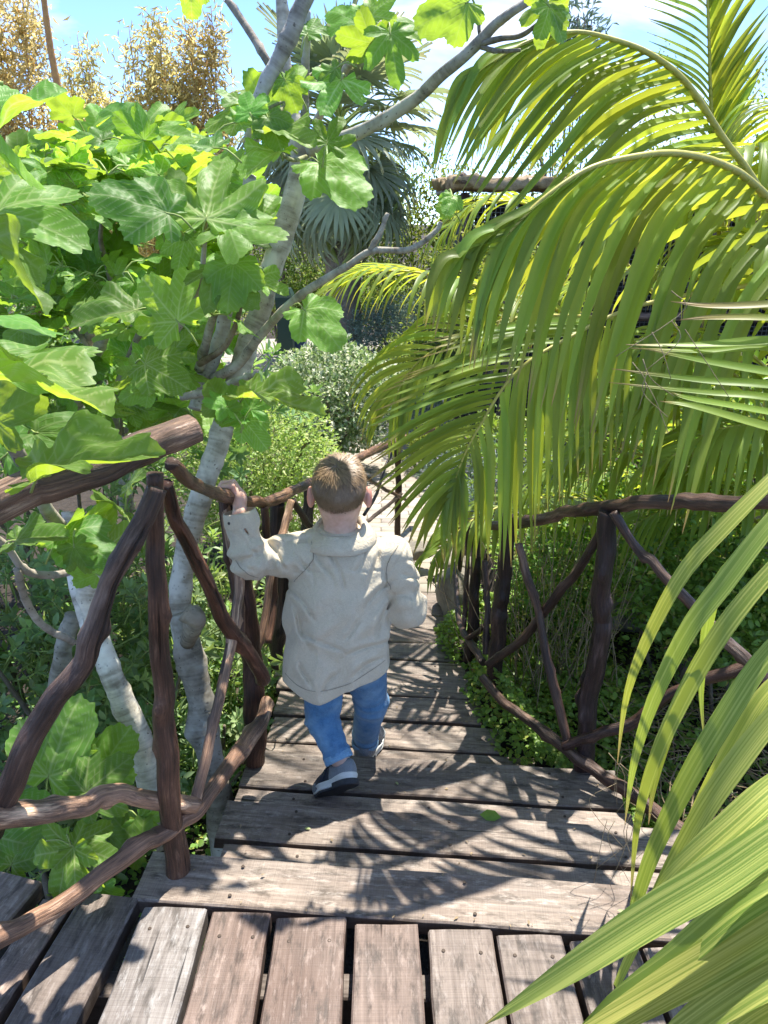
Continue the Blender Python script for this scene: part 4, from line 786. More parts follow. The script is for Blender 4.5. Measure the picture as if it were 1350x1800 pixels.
for k, (pts, L, wd) in enumerate([([(1330, 900, 3.6), (1240, 760, 3.4), (1150, 700, 3.2), (1060, 720, 3.1), (990, 780, 3.0)], .5, .03), ([(1400, 900, 3.4), (1340, 720, 3.2), (1260, 640, 3.05), (1170, 640, 2.9), (1090, 690, 2.8)], .5, .035),
                                ([(1420, 1000, 3.2), (1390, 860, 3.1), (1330, 800, 3.0), (1260, 800, 2.9), (1190, 850, 2.85)], .45, .035), ([(1260, 1000, 3.7), (1180, 880, 3.6), (1100, 830, 3.5), (1020, 850, 3.45), (960, 900, 3.4)], .42, .028),
                                ([(1450, 700, 3.6), (1450, 500, 3.6), (1400, 380, 3.6), (1310, 330, 3.6), (1220, 350, 3.6)], .5, .036), ([(1350, 1050, 3.5), (1300, 960, 3.45), (1240, 930, 3.4), (1170, 940, 3.35), (1110, 980, 3.3)], .4, .03),
                                ([(1180, 930, 3.4), (1040, 880, 3.2), (920, 880, 3.0), (830, 915, 2.85), (765, 975, 2.75)], .34, .03), ([(1500, 620, 3.0), (1430, 480, 2.9), (1350, 420, 2.8), (1260, 440, 2.75)], .55, .04),
                                ([(1450, 950, 2.9), (1330, 760, 2.8), (1220, 700, 2.75), (1100, 730, 2.7), (1010, 800, 2.66)], .42, .03), ([(1400, 980, 3.1), (1250, 850, 3.0), (1130, 800, 2.95), (1010, 800, 2.9), (930, 850, 2.86)], .40, .028), ([(1450, 800, 3.0), (1340, 640, 2.95), (1230, 590, 2.9), (1110, 600, 2.85), (1000, 660, 2.8)], .44, .03),
                                ([(1500, 900, 2.7), (1420, 790, 2.65), (1340, 750, 2.6), (1250, 760, 2.55), (1170, 810, 2.5)], .42, .032), ([(1450, 600, 3.3), (1300, 520, 3.3), (1180, 480, 3.3), (1050, 490, 3.3), (950, 540, 3.3)], .45, .03), ([(1450, 1020, 3.0), (1360, 900, 2.95), (1290, 870, 2.9), (1200, 880, 2.85), (1120, 920, 2.8)], .42, .03), ([(1500, 420, 3.2), (1420, 300, 3.1), (1330, 260, 3.0), (1230, 300, 2.9), (1150, 380, 2.85)], .5, .036)]):
    frond(back, pts, 0.009, 24, L, wd, 0.1, (62, 28), 2.6 + .4 * (k % 3), 0.15, 20 + k, indiv=False, acc=bk)
for k, w3 in enumerate([[(2.1, 3.75, .8), (2.15, 3.6, 2.0), (1.5, 3.5, 2.95), (.8, 3.4, 3.35), (.2, 3.2, 3.3), (-.25, 3.05, 3.1)]]):  # unseen frond above the frame, added to throw dappled shade on the steps
    frond(back, [(None, np.array(q)) for q in w3], 0.011, 44, 0.55, 0.022, 0.15, (60, 28), 1.8, 0.05, 31 + k, indiv=False, acc=bk)
tag(bk.build('leaflets', M['palm'], back), kind='stuff')
# near palm, its crown just out of the picture on the right: wide ribbed leaflets
near = empty('palm_tree', (1.15, 1.05, -0.2), 'palm at the lower right edge with wide yellow-ribbed leaflets over the steps', 'palm', 'feather palms on the right')
rach = [np.array(q) for q in ((1.25, 1.05, 0.0), (1.15, 1.35, 0.55), (1.02, 1.55, 0.95), (0.86, 1.62, 1.12))]
V, F, tc = tube(rach, [.016, .012, .008], 40, 8); nf = mk('frond', V, F, M['rachis'], near)
rach2 = [np.array(q) for q in ((1.25, 1.0, -0.1), (1.05, 0.95, 0.35), (0.85, 0.92, 0.62), (0.66, 0.90, 0.72))]
V, F, tc = tube(rach2, [.016, .012, .008], 40, 8); nf2 = mk('frond', V, F, M['rachis'], near)
log('trunk', [(1.28, 1.03, -0.72), (1.27, 1.03, -0.45), (1.25, 1.03, -0.1)], [0.13, 0.11, 0.09], M['ptrunk'], near, None, n=20, k=18, bump=.1, ribs=.2, rib_f=70, seed=5)
def blade(fr, pts, w, seed, tip=0.1, fold=0.25, mat='palm_near', base=0.6):
    P = L3(*pts); C = catmull(P, 22); T, _, _ = frames(C); V = []; Tc = []; Cc = []; L = np.concatenate([[0], np.cumsum(np.linalg.norm(np.diff(C, axis=0), axis=1))])
    rs = np.random.default_rng(seed); k = 7; br = rs.uniform(.78, 1.28)
    view = unit(C - np.array([0, 0, CAM_H])); tw = rs.uniform(-.5, .5)
    for i in range(22):
        t = i / 21; ww = dia(w, C[len(C) // 2]) * (base + (1 - base) * min(1, t / .3)) * (1 - max(0, (t - .35) / .65) ** 1.6) + .0006
        n0 = unit(-view[i] * 0.75 + np.array([0, 0, .8])); n0 = unit(n0 - T[i] * (n0 @ T[i])); s = np.cross(T[i], n0)
        a = tw * (t - .3); s, n0 = s * math.cos(a) + n0 * math.sin(a), n0 * math.cos(a) - s * math.sin(a)
        for j in range(k):
            u = j / (k - 1) * 2 - 1; V.append(C[i] + s * ww * u + n0 * (abs(u) * fold * ww + 0.0011 * math.cos(u * 15)))
            Tc.append((ww * u + seed, L[i], 0)); Cc.append((br, 0, min(1, max(0, (t - 1 + tip) / tip)) if tip else 0))
    i = np.arange(21)[:, None] * k + np.arange(k - 1)[None]; F = np.stack([i, i + 1, i + k + 1, i + k], -1).reshape(-1, 4)
    return mk('leaflet', V, F, M[mat], fr, True, np.array(Cc), np.array(Tc))
BL = [([(1420, 780, 1.5), (1350, 850, 1.45), (1270, 930, 1.42), (1200, 1010, 1.42), (1135, 1130, 1.44), (1100, 1230, 1.46), (1085, 1345, 1.48)], 34, .12),
      ([(1420, 850, 1.4), (1350, 925, 1.36), (1270, 1030, 1.34), (1210, 1110, 1.34), (1150, 1230, 1.36), (1115, 1340, 1.38), (1098, 1450, 1.4)], 42, .1),
      ([(1430, 930, 1.34), (1350, 1010, 1.3), (1270, 1110, 1.28), (1205, 1220, 1.29), (1150, 1340, 1.3), (1120, 1450, 1.32), (1108, 1590, 1.34)], 38, .12),
      ([(1430, 960, 1.45), (1330, 1040, 1.42), (1240, 1160, 1.42), (1180, 1280, 1.44), (1150, 1380, 1.46), (1140, 1450, 1.48)], 26, .18),
      ([(1430, 1080, 1.28), (1350, 1150, 1.24), (1270, 1270, 1.22), (1200, 1390, 1.22), (1140, 1520, 1.23), (1105, 1640, 1.24), (1085, 1730, 1.25)], 44, .08),
      ([(1440, 1140, 1.34), (1350, 1215, 1.30), (1290, 1310, 1.28), (1240, 1400, 1.28), (1190, 1500, 1.28), (1150, 1580, 1.29)], 36, .1),
      ([(1440, 1180, 1.2), (1360, 1260, 1.16), (1290, 1350, 1.14), (1230, 1440, 1.13), (1160, 1570, 1.13), (1090, 1720, 1.14), (1050, 1810, 1.15)], 46, .06),
      ([(1470, 1310, 1.12), (1370, 1380, 1.06), (1290, 1450, 1.03), (1200, 1530, 1.02), (1150, 1590, 1.02), (1080, 1690, 1.02)], 62, .06),
      ([(1480, 1400, 1.02), (1370, 1470, 0.98), (1260, 1545, 0.96), (1150, 1610, 0.95), (1040, 1680, 0.94), (940, 1745, 0.94), (850, 1802, 0.94)], 84, .05),
      ([(1480, 1480, 1.02), (1380, 1545, 0.98), (1290, 1600, 0.96), (1180, 1690, 0.95), (1080, 1760, 0.94), (990, 1840, 0.94)], 66, .05),
      ([(1490, 1540, 0.98), (1380, 1615, 0.94), (1260, 1690, 0.92), (1140, 1760, 0.91), (1020, 1830, 0.9), (930, 1890, .9)], 88, .05),
      ([(1490, 1640, 0.94), (1390, 1690, 0.90), (1300, 1740, 0.88), (1200, 1810, 0.87), (1100, 1890, .87)], 90, .05),
      ([(1490, 1720, 0.90), (1400, 1755, 0.87), (1320, 1800, 0.86), (1230, 1870, .85)], 80, .05),
      ([(1400, 900, 1.6), (1320, 960, 1.58), (1262, 1030, 1.58), (1240, 1120, 1.6), (1232, 1220, 1.62), (1240, 1320, 1.64)], 26, .15)]
def guided(fr, bases, tips, n, w, arc, seed, mat='palm', dry=.10, jit=7):
    """leaflets of one side of a frond, from points on its rachis to their tips"""
    rs = np.random.default_rng(seed); B = catmull(np.array([(x, y, d) for x, y, d in bases], float), n); T = catmull(np.array([(x, y, d) for x, y, d in tips], float), n)
    for k in range(n):
        b, t = B[k], T[k] + [rs.normal(0, jit), rs.normal(0, jit), rs.normal(0, .02)]; m1 = b * .72 + t * .28; m2 = b * .35 + t * .65; L = np.hypot(*(t - b)[:2])
        nx, ny = -(t - b)[1] / L, (t - b)[0] / L; s = -1 if ny > 0 else 1
        m1 = m1 + np.array([nx, ny, 0]) * s * arc * rs.uniform(.8, 1.2); m2 = m2 + np.array([nx, ny, 0]) * s * arc * .75 * rs.uniform(.8, 1.2)
        blade(fr, [tuple(b), tuple(m1), tuple(m2), tuple(t)], w * rs.uniform(.85, 1.15), seed * 100 + k, dry * rs.uniform(.4, 2), .5, mat, .55)
guided(f3, [(850, 458, 1.85), (900, 402, 1.87), (960, 345, 1.9), (1034, 297, 1.95), (1117, 275, 2.0), (1194, 270, 2.06), (1272, 290, 2.14), (1340, 337, 2.22), (1430, 420, 2.3)], [(735, 560, 1.80), (770, 592, 1.78), (812, 622, 1.76), (858, 655, 1.75), (915, 690, 1.76), (982, 735, 1.78), (1055, 778, 1.8), (1120, 830, 1.82), (1210, 930, 1.85)], 36, 21, 46, 201)
guided(f2, [(870, 108, 2.27), (930, 72, 2.3), (1008, 56, 2.36), (1080, 70, 2.4), (1148, 98, 2.46), (1210, 150, 2.52), (1272, 244, 2.6), (1320, 310, 2.64)], [(745, 300, 2.2), (770, 270, 2.15), (790, 300, 2.1), (815, 335, 2.1), (850, 365, 2.12), (900, 390, 2.15), (970, 400, 2.2), (1040, 420, 2.25)], 30, 17, 34, 202, dry=.05, jit=12)
guided(f4, [(1060, 566, 2.58), (1010, 588, 2.52), (909, 652, 2.42), (870, 700, 2.39), (842, 751, 2.36), (811, 813, 2.34), (794, 868, 2.33)], [(760, 600, 2.45), (700, 655, 2.42), (645, 735, 2.35), (643, 800, 2.3), (650, 860, 2.28), (690, 930, 2.26), (740, 968, 2.26)], 30, 12, 12, 203, dry=.16)
guided(f4, [(1120, 540, 2.63), (1060, 566, 2.58), (1010, 588, 2.52), (960, 618, 2.47), (909, 652, 2.42), (842, 751, 2.36), (811, 813, 2.34), (794, 868, 2.33)], [(1090, 800, 2.5), (1040, 840, 2.46), (990, 880, 2.42), (940, 955, 2.38), (898, 985, 2.35), (850, 985, 2.32), (806, 988, 2.3), (772, 985, 2.3)], 36, 12, 8, 204, dry=.12)
guided(f1, [(1254, 260, 3.65), (1250, 180, 3.6), (1247, 80, 3.56), (1243, -40, 3.52), (1230, -180, 3.42)], [(1165, 170, 3.5), (1145, 100, 3.45), (1134, 20, 3.4), (1120, -100, 3.4), (1110, -260, 3.3)], 26, 15, 6, 205)
guided(f1, [(1262, 330, 3.7), (1254, 260, 3.65), (1250, 180, 3.6), (1247, 80, 3.56), (1243, -40, 3.52)], [(1330, 190, 3.6), (1345, 110, 3.55), (1350, 20, 3.5), (1350, -90, 3.45), (1345, -220, 3.4)], 28, 16, 6, 206)
for k, (p, w, tip) in enumerate(BL): blade(nf if k < 8 else nf2, p, w * .85, 50 + k, tip, 0.3)
for k, (p, w) in enumerate([([(1500, 520, 1.6), (1350, 536, 1.6), (1250, 538, 1.62), (1180, 530, 1.64)], 16), ([(1500, 570, 1.6), (1350, 560, 1.6), (1260, 558, 1.62), (1195, 562, 1.64)], 14), ([(1500, 610, 1.55), (1350, 602, 1.58), (1230, 608, 1.6), (1100, 606, 1.62)], 22), ([(1500, 640, 1.55), (1350, 612, 1.58), (1240, 618, 1.6), (1110, 612, 1.62)], 16), ([(1500, 680, 1.6), (1350, 655, 1.62), (1240, 635, 1.64), (1130, 612, 1.66)], 18), ([(1500, 700, 1.6), (1350, 678, 1.62), (1230, 668, 1.65), (1075, 648, 1.68)], 18), ([(1500, 735, 1.6), (1350, 700, 1.62), (1240, 690, 1.65), (1070, 672, 1.68)], 16), ([(1500, 790, 1.6), (1350, 752, 1.62), (1220, 715, 1.65), (1160, 705, 1.68)], 18), ([(1500, 760, 1.65), (1350, 725, 1.68), (1220, 702, 1.7), (1180, 690, 1.72)], 14)]):
    blade(nf, p, w, 90 + k, 0.22 if k > 1 else 0.9, 0.45, 'palm')
for k in range(26):                     # dry hair-thin threads hanging from tips
    x, y = [(1085, 1345), (1098, 1450), (1108, 1590), (1140, 1450), (1115, 640), (1180, 560)][k % 6]; x += rng.normal(0, 14); y += rng.normal(0, 20); d = 1.45 + rng.normal(0, .05)
    P = L3((x, y, d), (x + rng.normal(0, 20), y + 35, d), (x + rng.normal(0, 40), y + rng.uniform(60, 120), d)); V, F, tc = tube(P, [.0009, .0006], 8, 4); mk('dry_thread', V, F, M['thatch'], nf)
# ------------------------------------------------------------------ small-leaved plants
_T8 = np.array([[0, 0, 0], [.33, -.42, .10], [.33, 0, 0], [.33, .42, .10], [.70, -.40, .06], [.70, 0, -.04], [.70, .40, .06], [1, 0, -.12]])
_F8 = np.array([[0, 2, 1], [0, 3, 2], [1, 2, 5], [1, 5, 4], [2, 3, 6], [2, 6, 5], [4, 5, 7], [5, 6, 7]])
_T4 = np.array([[0, 0, 0], [.5, -.5, .12], [1, 0, -.1], [.5, .5, .12]]); _F4 = np.array([[0, 2, 1], [0, 3, 2]])
def leaves(P, D, N, S, wid, col, lod=4):
    T, F0 = (_T8, _F8) if lod == 8 else (_T4, _F4)
    D = unit(D); N = unit(N - D * np.sum(N * D, -1, keepdims=True)); B = np.cross(N, D); S = np.broadcast_to(S, (len(P),))[:, None, None]
    V = P[:, None] + S * (T[None, :, :1] * D[:, None] + T[None, :, 1:2] * wid * B[:, None] + T[None, :, 2:] * N[:, None])
    F = F0[None] + (np.arange(len(P)) * len(T))[:, None, None]; C = np.broadcast_to(col[:, None], (len(P), len(T), 3))
    return V.reshape(-1, 3), F.reshape(-1, 3), C.reshape(-1, 3)
def blob(c, r, n, seed, shell=0.35, lump=0.22, floor=None):
    rs = np.random.default_rng(seed); d = unit(rs.normal(size=(n, 3))); q = rs.random(n) ** shell
    rad = 1 + lump * vnoise(d * 2.3 + seed, seed) + lump * .7 * vnoise(d * 5.1 + seed, seed + 1)
    p = np.asarray(c) + d * (q * rad)[:, None] * np.asarray(r)
    if floor is not None: k = p[:, 2] > floor; p, d = p[k], d[k]
    return p, d, rs
def shrub(name, label, c, r, n, size, mat, wid=0.5, seed=0, dry=0.0, lod=4, up=0.5, stems=7, group=None, cat='shrub', base=None, gap=0.0, shell=.35, lump=.22, bri=(.75, 1.2), flowers=None):
    c = np.asarray(c, float); r = np.asarray(r, float); gz = float(ground_z(c[0], c[1])); root = empty(name, (c[0], c[1], gz), label, cat, group)
    p, d, rs = blob(c, r, n, seed, shell, lump, gz - .02)
    if gap:
        k = vnoise(p / r * 3.2 + seed * 3, seed + 5) > -1 + gap; p, d = p[k], d[k]
    D = unit(d * 0.7 + rs.normal(0, .7, d.shape) + [0, 0, .25]); N = unit(U3 * (up + .5) + d * .5 + rs.normal(0, .45, d.shape))
    col = np.stack([rs.uniform(*bri, len(p)), np.zeros(len(p)), (rs.random(len(p)) < dry) * rs.uniform(.5, 1, len(p))], -1)
    V, F, C = leaves(p, D, N, size * rs.uniform(.65, 1.2, len(p)), wid, col, lod); f = mk('foliage', V, F, M[mat], root, True, C); tag(f, kind='stuff')
    for k in range(stems):
        a = rs.uniform(0, 6.28); e = c + unit(np.array([math.cos(a), math.sin(a), rs.uniform(.2, 1)])) * r * .75; b = np.array([c[0] + rs.normal(0, .05), c[1] + rs.normal(0, .05), gz - .05])
        V, F, tc = tube([b, (b + e) / 2 + rs.normal(0, .05, 3) * r, e], [.016 * r[0] / .5, .008 * r[0] / .5], 10, 6, .1, k); mk('stem', V, F, M['stem'], root, True, None, tc)
    return root
def whorl_shrub(name, label, c, r, nros, seed, size=0.047, indiv=0, gap=.0, nl=(8, 13)):
    c = np.asarray(c, float); r = np.asarray(r, float); gz = float(ground_z(c[0], c[1])); root = empty(name, (c[0], c[1], gz), label, 'shrub', 'rounded-leaf shrubs left of the stairs')
    p, d, rs = blob(c, r, nros, seed, .40, .25, gz); P = []; D = []; N = []; S = []; C = []
    tw = Acc()
    for q, dd in zip(p, d):
        ax = unit(dd * .6 + rs.normal(0, .5, 3) + [0, 0, .75]); s0 = unit(np.cross(ax, rs.normal(size=3))); s1 = np.cross(ax, s0); m = int(rs.integers(*nl)); b = rs.uniform(.7, 1.25); yel = rs.random() < .12
        for k in range(m):
            a = k * 2.4 + rs.normal(0, .2); o = s0 * math.cos(a) + s1 * math.sin(a); lay = k / m
            di = unit(o * (1.0 - .45 * lay) + ax * (.15 + .8 * lay)); P.append(q - ax * .05 * (1 - lay) + o * .004); D.append(di); N.append(unit(ax - di * .2)); S.append(size * rs.uniform(.75, 1.2)); C.append((b * rs.uniform(.85, 1.15) * (1.5 if yel else 1), 0, .25 if yel else 0))
        V, F, tc = tube([q, q - ax * .05, q - ax * .12 - dd * .05], [.0022, .003], 4, 5); tw.add(V, F)
    P, D, N, S, C = map(np.array, (P, D, N, S, C)); pr = project(P); vis = (pr[:, 0] > 0) & (pr[:, 0] < 1350) & (pr[:, 1] < 1800)
    order = np.argsort(np.where(vis, pr[:, 2], 99)); ind, rest = order[:indiv], order[indiv:]
    V, F, CC = leaves(P[rest], D[rest], N[rest], S[rest], .46, C[rest], 8); tag(mk('foliage', V, F, M['pitto'], root, True, CC), kind='stuff')
    lm = [mesh('leaf', _T8 * [1, .46, 1], _F8, M['pitto'], True, np.array([[k, 0, 0]] * 8)) for k in (.8, .95, 1.1, 1.25)]
    for i in ind: obj('leaf', lm[i % 4], root, leafmat(P[i], D[i], N[i], S[i]))
    tag(tw.build('twigs', M['gstem'], root), kind='stuff')
    for k in range(9):
        a = rs.uniform(0, 6.28); e = c + unit(np.array([math.cos(a), math.sin(a), rs.uniform(-.1, 1)])) * r * .8; b = np.array([c[0] + rs.normal(0, .08), c[1] + rs.normal(0, .08), gz - .05])
        V, F, tc = tube([b, (b + e) / 2 + rs.normal(0, .08, 3) * r, e], [.014, .006], 14, 6, .1, k); mk('stem', V, F, M['stem'], root, True, None, tc)
    return root
whorl_shrub('shrub', 'round-leaved shrub behind the thick diagonal brace at far left', W(60, 1130, 2.5), (.80, .50, .60), 520, 1, indiv=280)
whorl_shrub('shrub', 'round-leaved shrub behind the two pale trunks and the left post', W(330, 1130, 2.95), (.55, .45, .66), 420, 2, indiv=150)
whorl_shrub('shrub', 'grey-green shrub under the fig leaves at the left edge', W(110, 700, 4.0), (1.3, .7, .5), 520, 3, .06)
whorl_shrub('shrub', 'low round-leaved shrub below the bottom rail at the left', W(90, 1420, 1.95), (.46, .30, .22), 90, 4, indiv=60)
whorl_shrub('shrub', 'round-leaved shrub beside the second left post near the steps', W(400, 1270, 2.55), (.22, .45, .30), 120, 5, indiv=40)
shrub('shrub', 'clipped light green shrub behind the left rail beside the boy', W(455, 835, 4.7), (.60, .5, .56), 14000, .036, 'lime', .5, 6, .25, bri=(.8, 1.25), lump=.14)
shrub('shrub', 'round variegated cream and green shrub at the path edge above the boy', W(582, 702, 7.0), (.66, .6, .54), 14000, .046, 'varieg', .62, 7, .34, stems=14, bri=(.6, 1.2), gap=.35, lump=.16)
shrub('shrub', 'silvery blue-green shrub beyond the red frame', W(705, 590, 10.5), (.75, .6, .55), 7000, .07, 'silver', .22, 8, 0, bri=(.8, 1.2))
shrub('shrub', 'green leafy shrub between the silvery shrub and the path', W(745, 655, 9.3), (.7, .6, .45), 6000, .05, 'bush', .5, 9)
for k, (px, py, y, s) in enumerate([(742, 735, 8.0, .36), (775, 790, 7.0, .34), (800, 850, 6.2, .32), (815, 905, 5.5, .30), (850, 930, 4.9, .32), (880, 800, 6.4, .5), (930, 860, 5.4, .5)]):
    shrub('flowering_shrub', ['silvery flowering clump at the right path edge, farthest', 'flowering clump at the right path edge, second farthest', 'flowering clump at the right path edge, midway', 'flowering clump at the right path edge, close to the far posts', 'flowering clump behind the right railing posts', 'taller grey-green clump right of the path under the palm tips', 'grey-green clump behind the right railing under the palm tips'][k], W(px, py, y), (s, s, s * .8), 3800, .045, 'silver' if k % 2 == 0 else 'bush', .3, 20 + k, .12 if k % 2 == 0 else .03, bri=(.7, 1.2), stems=4, group='clumps along the path')
BGS = [(735, 415, 13.0, (1.3, 1.0, 1.15), 'bush', 'yellow-green bush between the fan palm and the netted enclosure'), (490, 440, 14.0, (1.1, .9, 1.4), 'bush', 'yellow-green bush left of the fan palm trunk'), (250, 560, 17.5, (3.0, .9, .75), 'bush', 'dark hedge beyond the plaza behind the visitor'), (330, 400, 20, (3.5, 1.2, 1.6), 'bush', 'dense bush below the golden bamboo'), (60, 420, 18.5, (3.0, 1.2, 1.8), 'bush', 'dense bush behind the fig crown at far left'), (600, 520, 15, (1.6, .8, .7), 'bush', 'low bush at the foot of the fan palm'), (880, 520, 8.2, (.9, .8, .6), 'bush', 'low bush in front of the netted enclosure'), (1050, 380, 14, (2.0, 1.5, 2.4), 'bush', 'tall bush behind the palm fronds right of the enclosure'), (1300, 420, 13, (2.4, 1.5, 2.6), 'bush', 'tall bush at the right edge behind the palm fronds'), (1150, 820, 5.0, (1.1, .6, .7), 'cover', 'leafy bush in the shade behind the palm fronds'), (1330, 860, 4.6, (.9, .6, .8), 'cover', 'leafy bush in the shade at the right edge')]
for k, (px, py, y, r, m, lb) in enumerate(BGS):
    shrub('bush', lb, W(px, py, y), r, 7000 if y > 6 else 5000, .085 if y > 12 else .06, m, .5, 40 + k, .12, bri=(.45, 1.25), stems=5, cat='bush', group='background bushes', gap=.35, lump=.25)
for k, (px, py, y, r, lb) in enumerate([(1000, 1010, 3.25, (.30, .25, .26), 'dense dark green clump behind the crossed braces of the right railing'), (1215, 1020, 2.75, (.34, .25, .26), 'dense green clump right of the pale boulder behind the railing'), (1330, 1090, 2.5, (.30, .25, .24), 'dense green clump at the right edge behind the ribbed palm leaflets'), (1120, 930, 3.5, (.5, .3, .3), 'green clump at the foot of the palms beyond the right railing')]):
    shrub('clump', lb, W(px, py, y), r, 3200, .036, 'cover', .6, 140 + k, .06, bri=(.5, 1.1), stems=4, group='clumps behind the right railing', lod=8)
# ground cover beside the steps
def cover(name, label, n, sample, seed, size=.021, extra=None):
    rs = np.random.default_rng(seed); P = sample(rs, n); D = unit(rs.normal(0, 1, (len(P), 3)) * [1, 1, .45] + [0, 0, .1]); N = unit(U3 + rs.normal(0, .42, P.shape))
    col = np.stack([rs.uniform(.55, 1.3, len(P)), np.zeros(len(P)), (rs.random(len(P)) < .10) * rs.uniform(.2, .8, len(P))], -1)
    V, F, C = leaves(P, D, N, size * rs.uniform(.6, 1.35, len(P)), .72, col, 8); o = mk(name, V, F, M['cover'], None, True, C); return tag(o, label, 'ground cover', None, 'stuff')
RX = [(r[1], r[4]) for r in ROWS[4:]]; RXy, RXx = zip(*[(a + .02, b) for a, b in RX])
def s_right(rs, n):
    y = np.where(rs.random(n) < .7, rs.uniform(1.62, 3.6, n), rs.uniform(3.4, 5.4, n)); x = np.where(rs.random(n) < .45, rs.uniform(.25, 1.0, n), rs.uniform(.15, 2.6, n)); xr = np.interp(y, RXy, RXx) + .05 * vnoise(np.stack([y * 5, y * 0, y * 0], -1), 2) - .02
    k = (x > xr - .05 - .09 * np.maximum(0, vnoise(np.stack([y * 6.5, x * 4, y * 0], -1), 33))) & (x > np.where(y < 2.12, .76, 0)) & ((y < 3.6) | (x > .62)); x, y, xr = x[k], y[k], xr[k]
    edge = np.exp(-((x - xr - .08) / .12) ** 2) * (y > 2.1); h = .09 * vnoise(np.stack([x * 4.5, y * 4.5, x * 0], -1), 9) + .05
    z = ground_z(x, y) * (1 - edge) + np.maximum(ground_z(x, y), np.interp(y, [2.1, 2.7, 3.3], [-.275, -.29, -.34])) * edge
    return np.stack([x, y, z + np.maximum(0, h + .06 * edge) * rs.random(len(x)) ** .4 + .01], -1)
gc = cover('ground_cover', 'bright green succulent ground cover creeping over the right edge of the steps', 46000, s_right, 4, .024)
def s_left(rs, n):
    x = rs.uniform(-1.9, -.42, n); y = rs.uniform(1.5, 4.2, n); h = .10 * vnoise(np.stack([x * 3.5, y * 3.5, x * 0], -1), 19); k = h > -.04; x, y, h = x[k], y[k], h[k]
    return np.stack([x, y, ground_z(x, y) + np.maximum(0, h + .05) * rs.random(len(x)) ** .4], -1)
cover('ground_cover', 'green ground cover under the shrubs left of the stairs', 7000, s_left, 5, .028)
def flower_mesh(c):
    V = [[0, 0, 0]]; F = []
    for k in range(9):
        a = k * 6.283 / 9; b = .28; V += [[math.cos(a - b) * .6, math.sin(a - b) * .6, .25], [math.cos(a) * 1.0, math.sin(a), .3], [math.cos(a + b) * .6, math.sin(a + b) * .6, .25]]; j = 1 + 3 * k; F += [[0, j, j + 1, j + 2]]
    return mesh('flower', np.array(V) * .011, F, m_flat('petal', c, .6))
FL = [flower_mesh((.75, .04, .25)), flower_mesh((.6, .03, .06))]
for k, (px, py, z) in enumerate([(1082, 1420, -.2), (865, 1245, -.22), (948, 1253, -.26), (832, 1178, -.2), (1040, 1415, -.22), (990, 1160, -.25)]):
    obj('flower', FL[k % 2], gc, Matrix.Translation(Vector(G(px, py, z))) @ Matrix.Rotation(-.5, 4, 'X'))
# dry twiggy plant and thatch behind the right railing
tr = Acc(); b0 = W(975, 1180, 2.75)
tw = empty('twiggy_shrub', (b0[0], b0[1], ground_z(b0[0], b0[1])), 'thin brown twiggy plant behind the right railing braces', 'shrub')
for k in range(80):
    b = np.array([b0[0] + rng.normal(0, .12), b0[1] + rng.normal(0, .12), -.35]); e = b + [rng.normal(0, .16), rng.normal(0, .14), rng.uniform(.35, .85)]
    V, F, tc = tube([b, (b + e) / 2 + rng.normal(0, .03, 3), e], [.0022, .001], 8, 4); tr.add(V, F)
tag(tr.build('twigs', M['thatch'], tw), kind='stuff')
P_, D_, R_ = blob(b0 + [0, 0, .32], (.24, .22, .32), 1800, 77)
V, F, C = leaves(P_, unit(R_.normal(0, 1, P_.shape)), unit(R_.normal(0, 1, P_.shape) + U3), .018, .35, np.stack([R_.uniform(.5, 1.1, len(P_)), 0 * P_[:, 0], (R_.random(len(P_)) < .4) * .7], -1)); tag(mk('foliage', V, F, M['bush'], tw, True, C), kind='stuff')
th = Acc(); 
for k in range(900):
    x, y = rng.uniform(.85, 2.0), rng.uniform(1.7, 2.6); b = np.array([x, y, float(ground_z(x, y)) + rng.uniform(.02, .12)]); a = rng.uniform(0, 6.28); L = rng.uniform(.06, .2); e = b + [math.cos(a) * L, math.sin(a) * L, rng.normal(0, .03)]
    V, F, tc = tube([b, (b + e) / 2 + rng.normal(0, .012, 3), e], [.0022, .0015], 4, 4); th.add(V, F)
tag(th.build('dry_straw', M['thatch']), 'dry brown straw and fallen palm litter under the right palm', 'litter', None, 'stuff')
# fallen leaf on the step, litter
o = obj('fallen_leaf', mesh('fallen_leaf', _T8 * [1, .6, .6], _F8, M['fig'], True, np.array([[1.2, 0, 0]] * 8)), None, leafmat(G(843, 1432, -.100), np.array([1, -.15, .02]), np.array([0, -.5, 1.0]), .062)); tag(o, 'small bright green leaf lying on the edge of the second step', 'leaf')

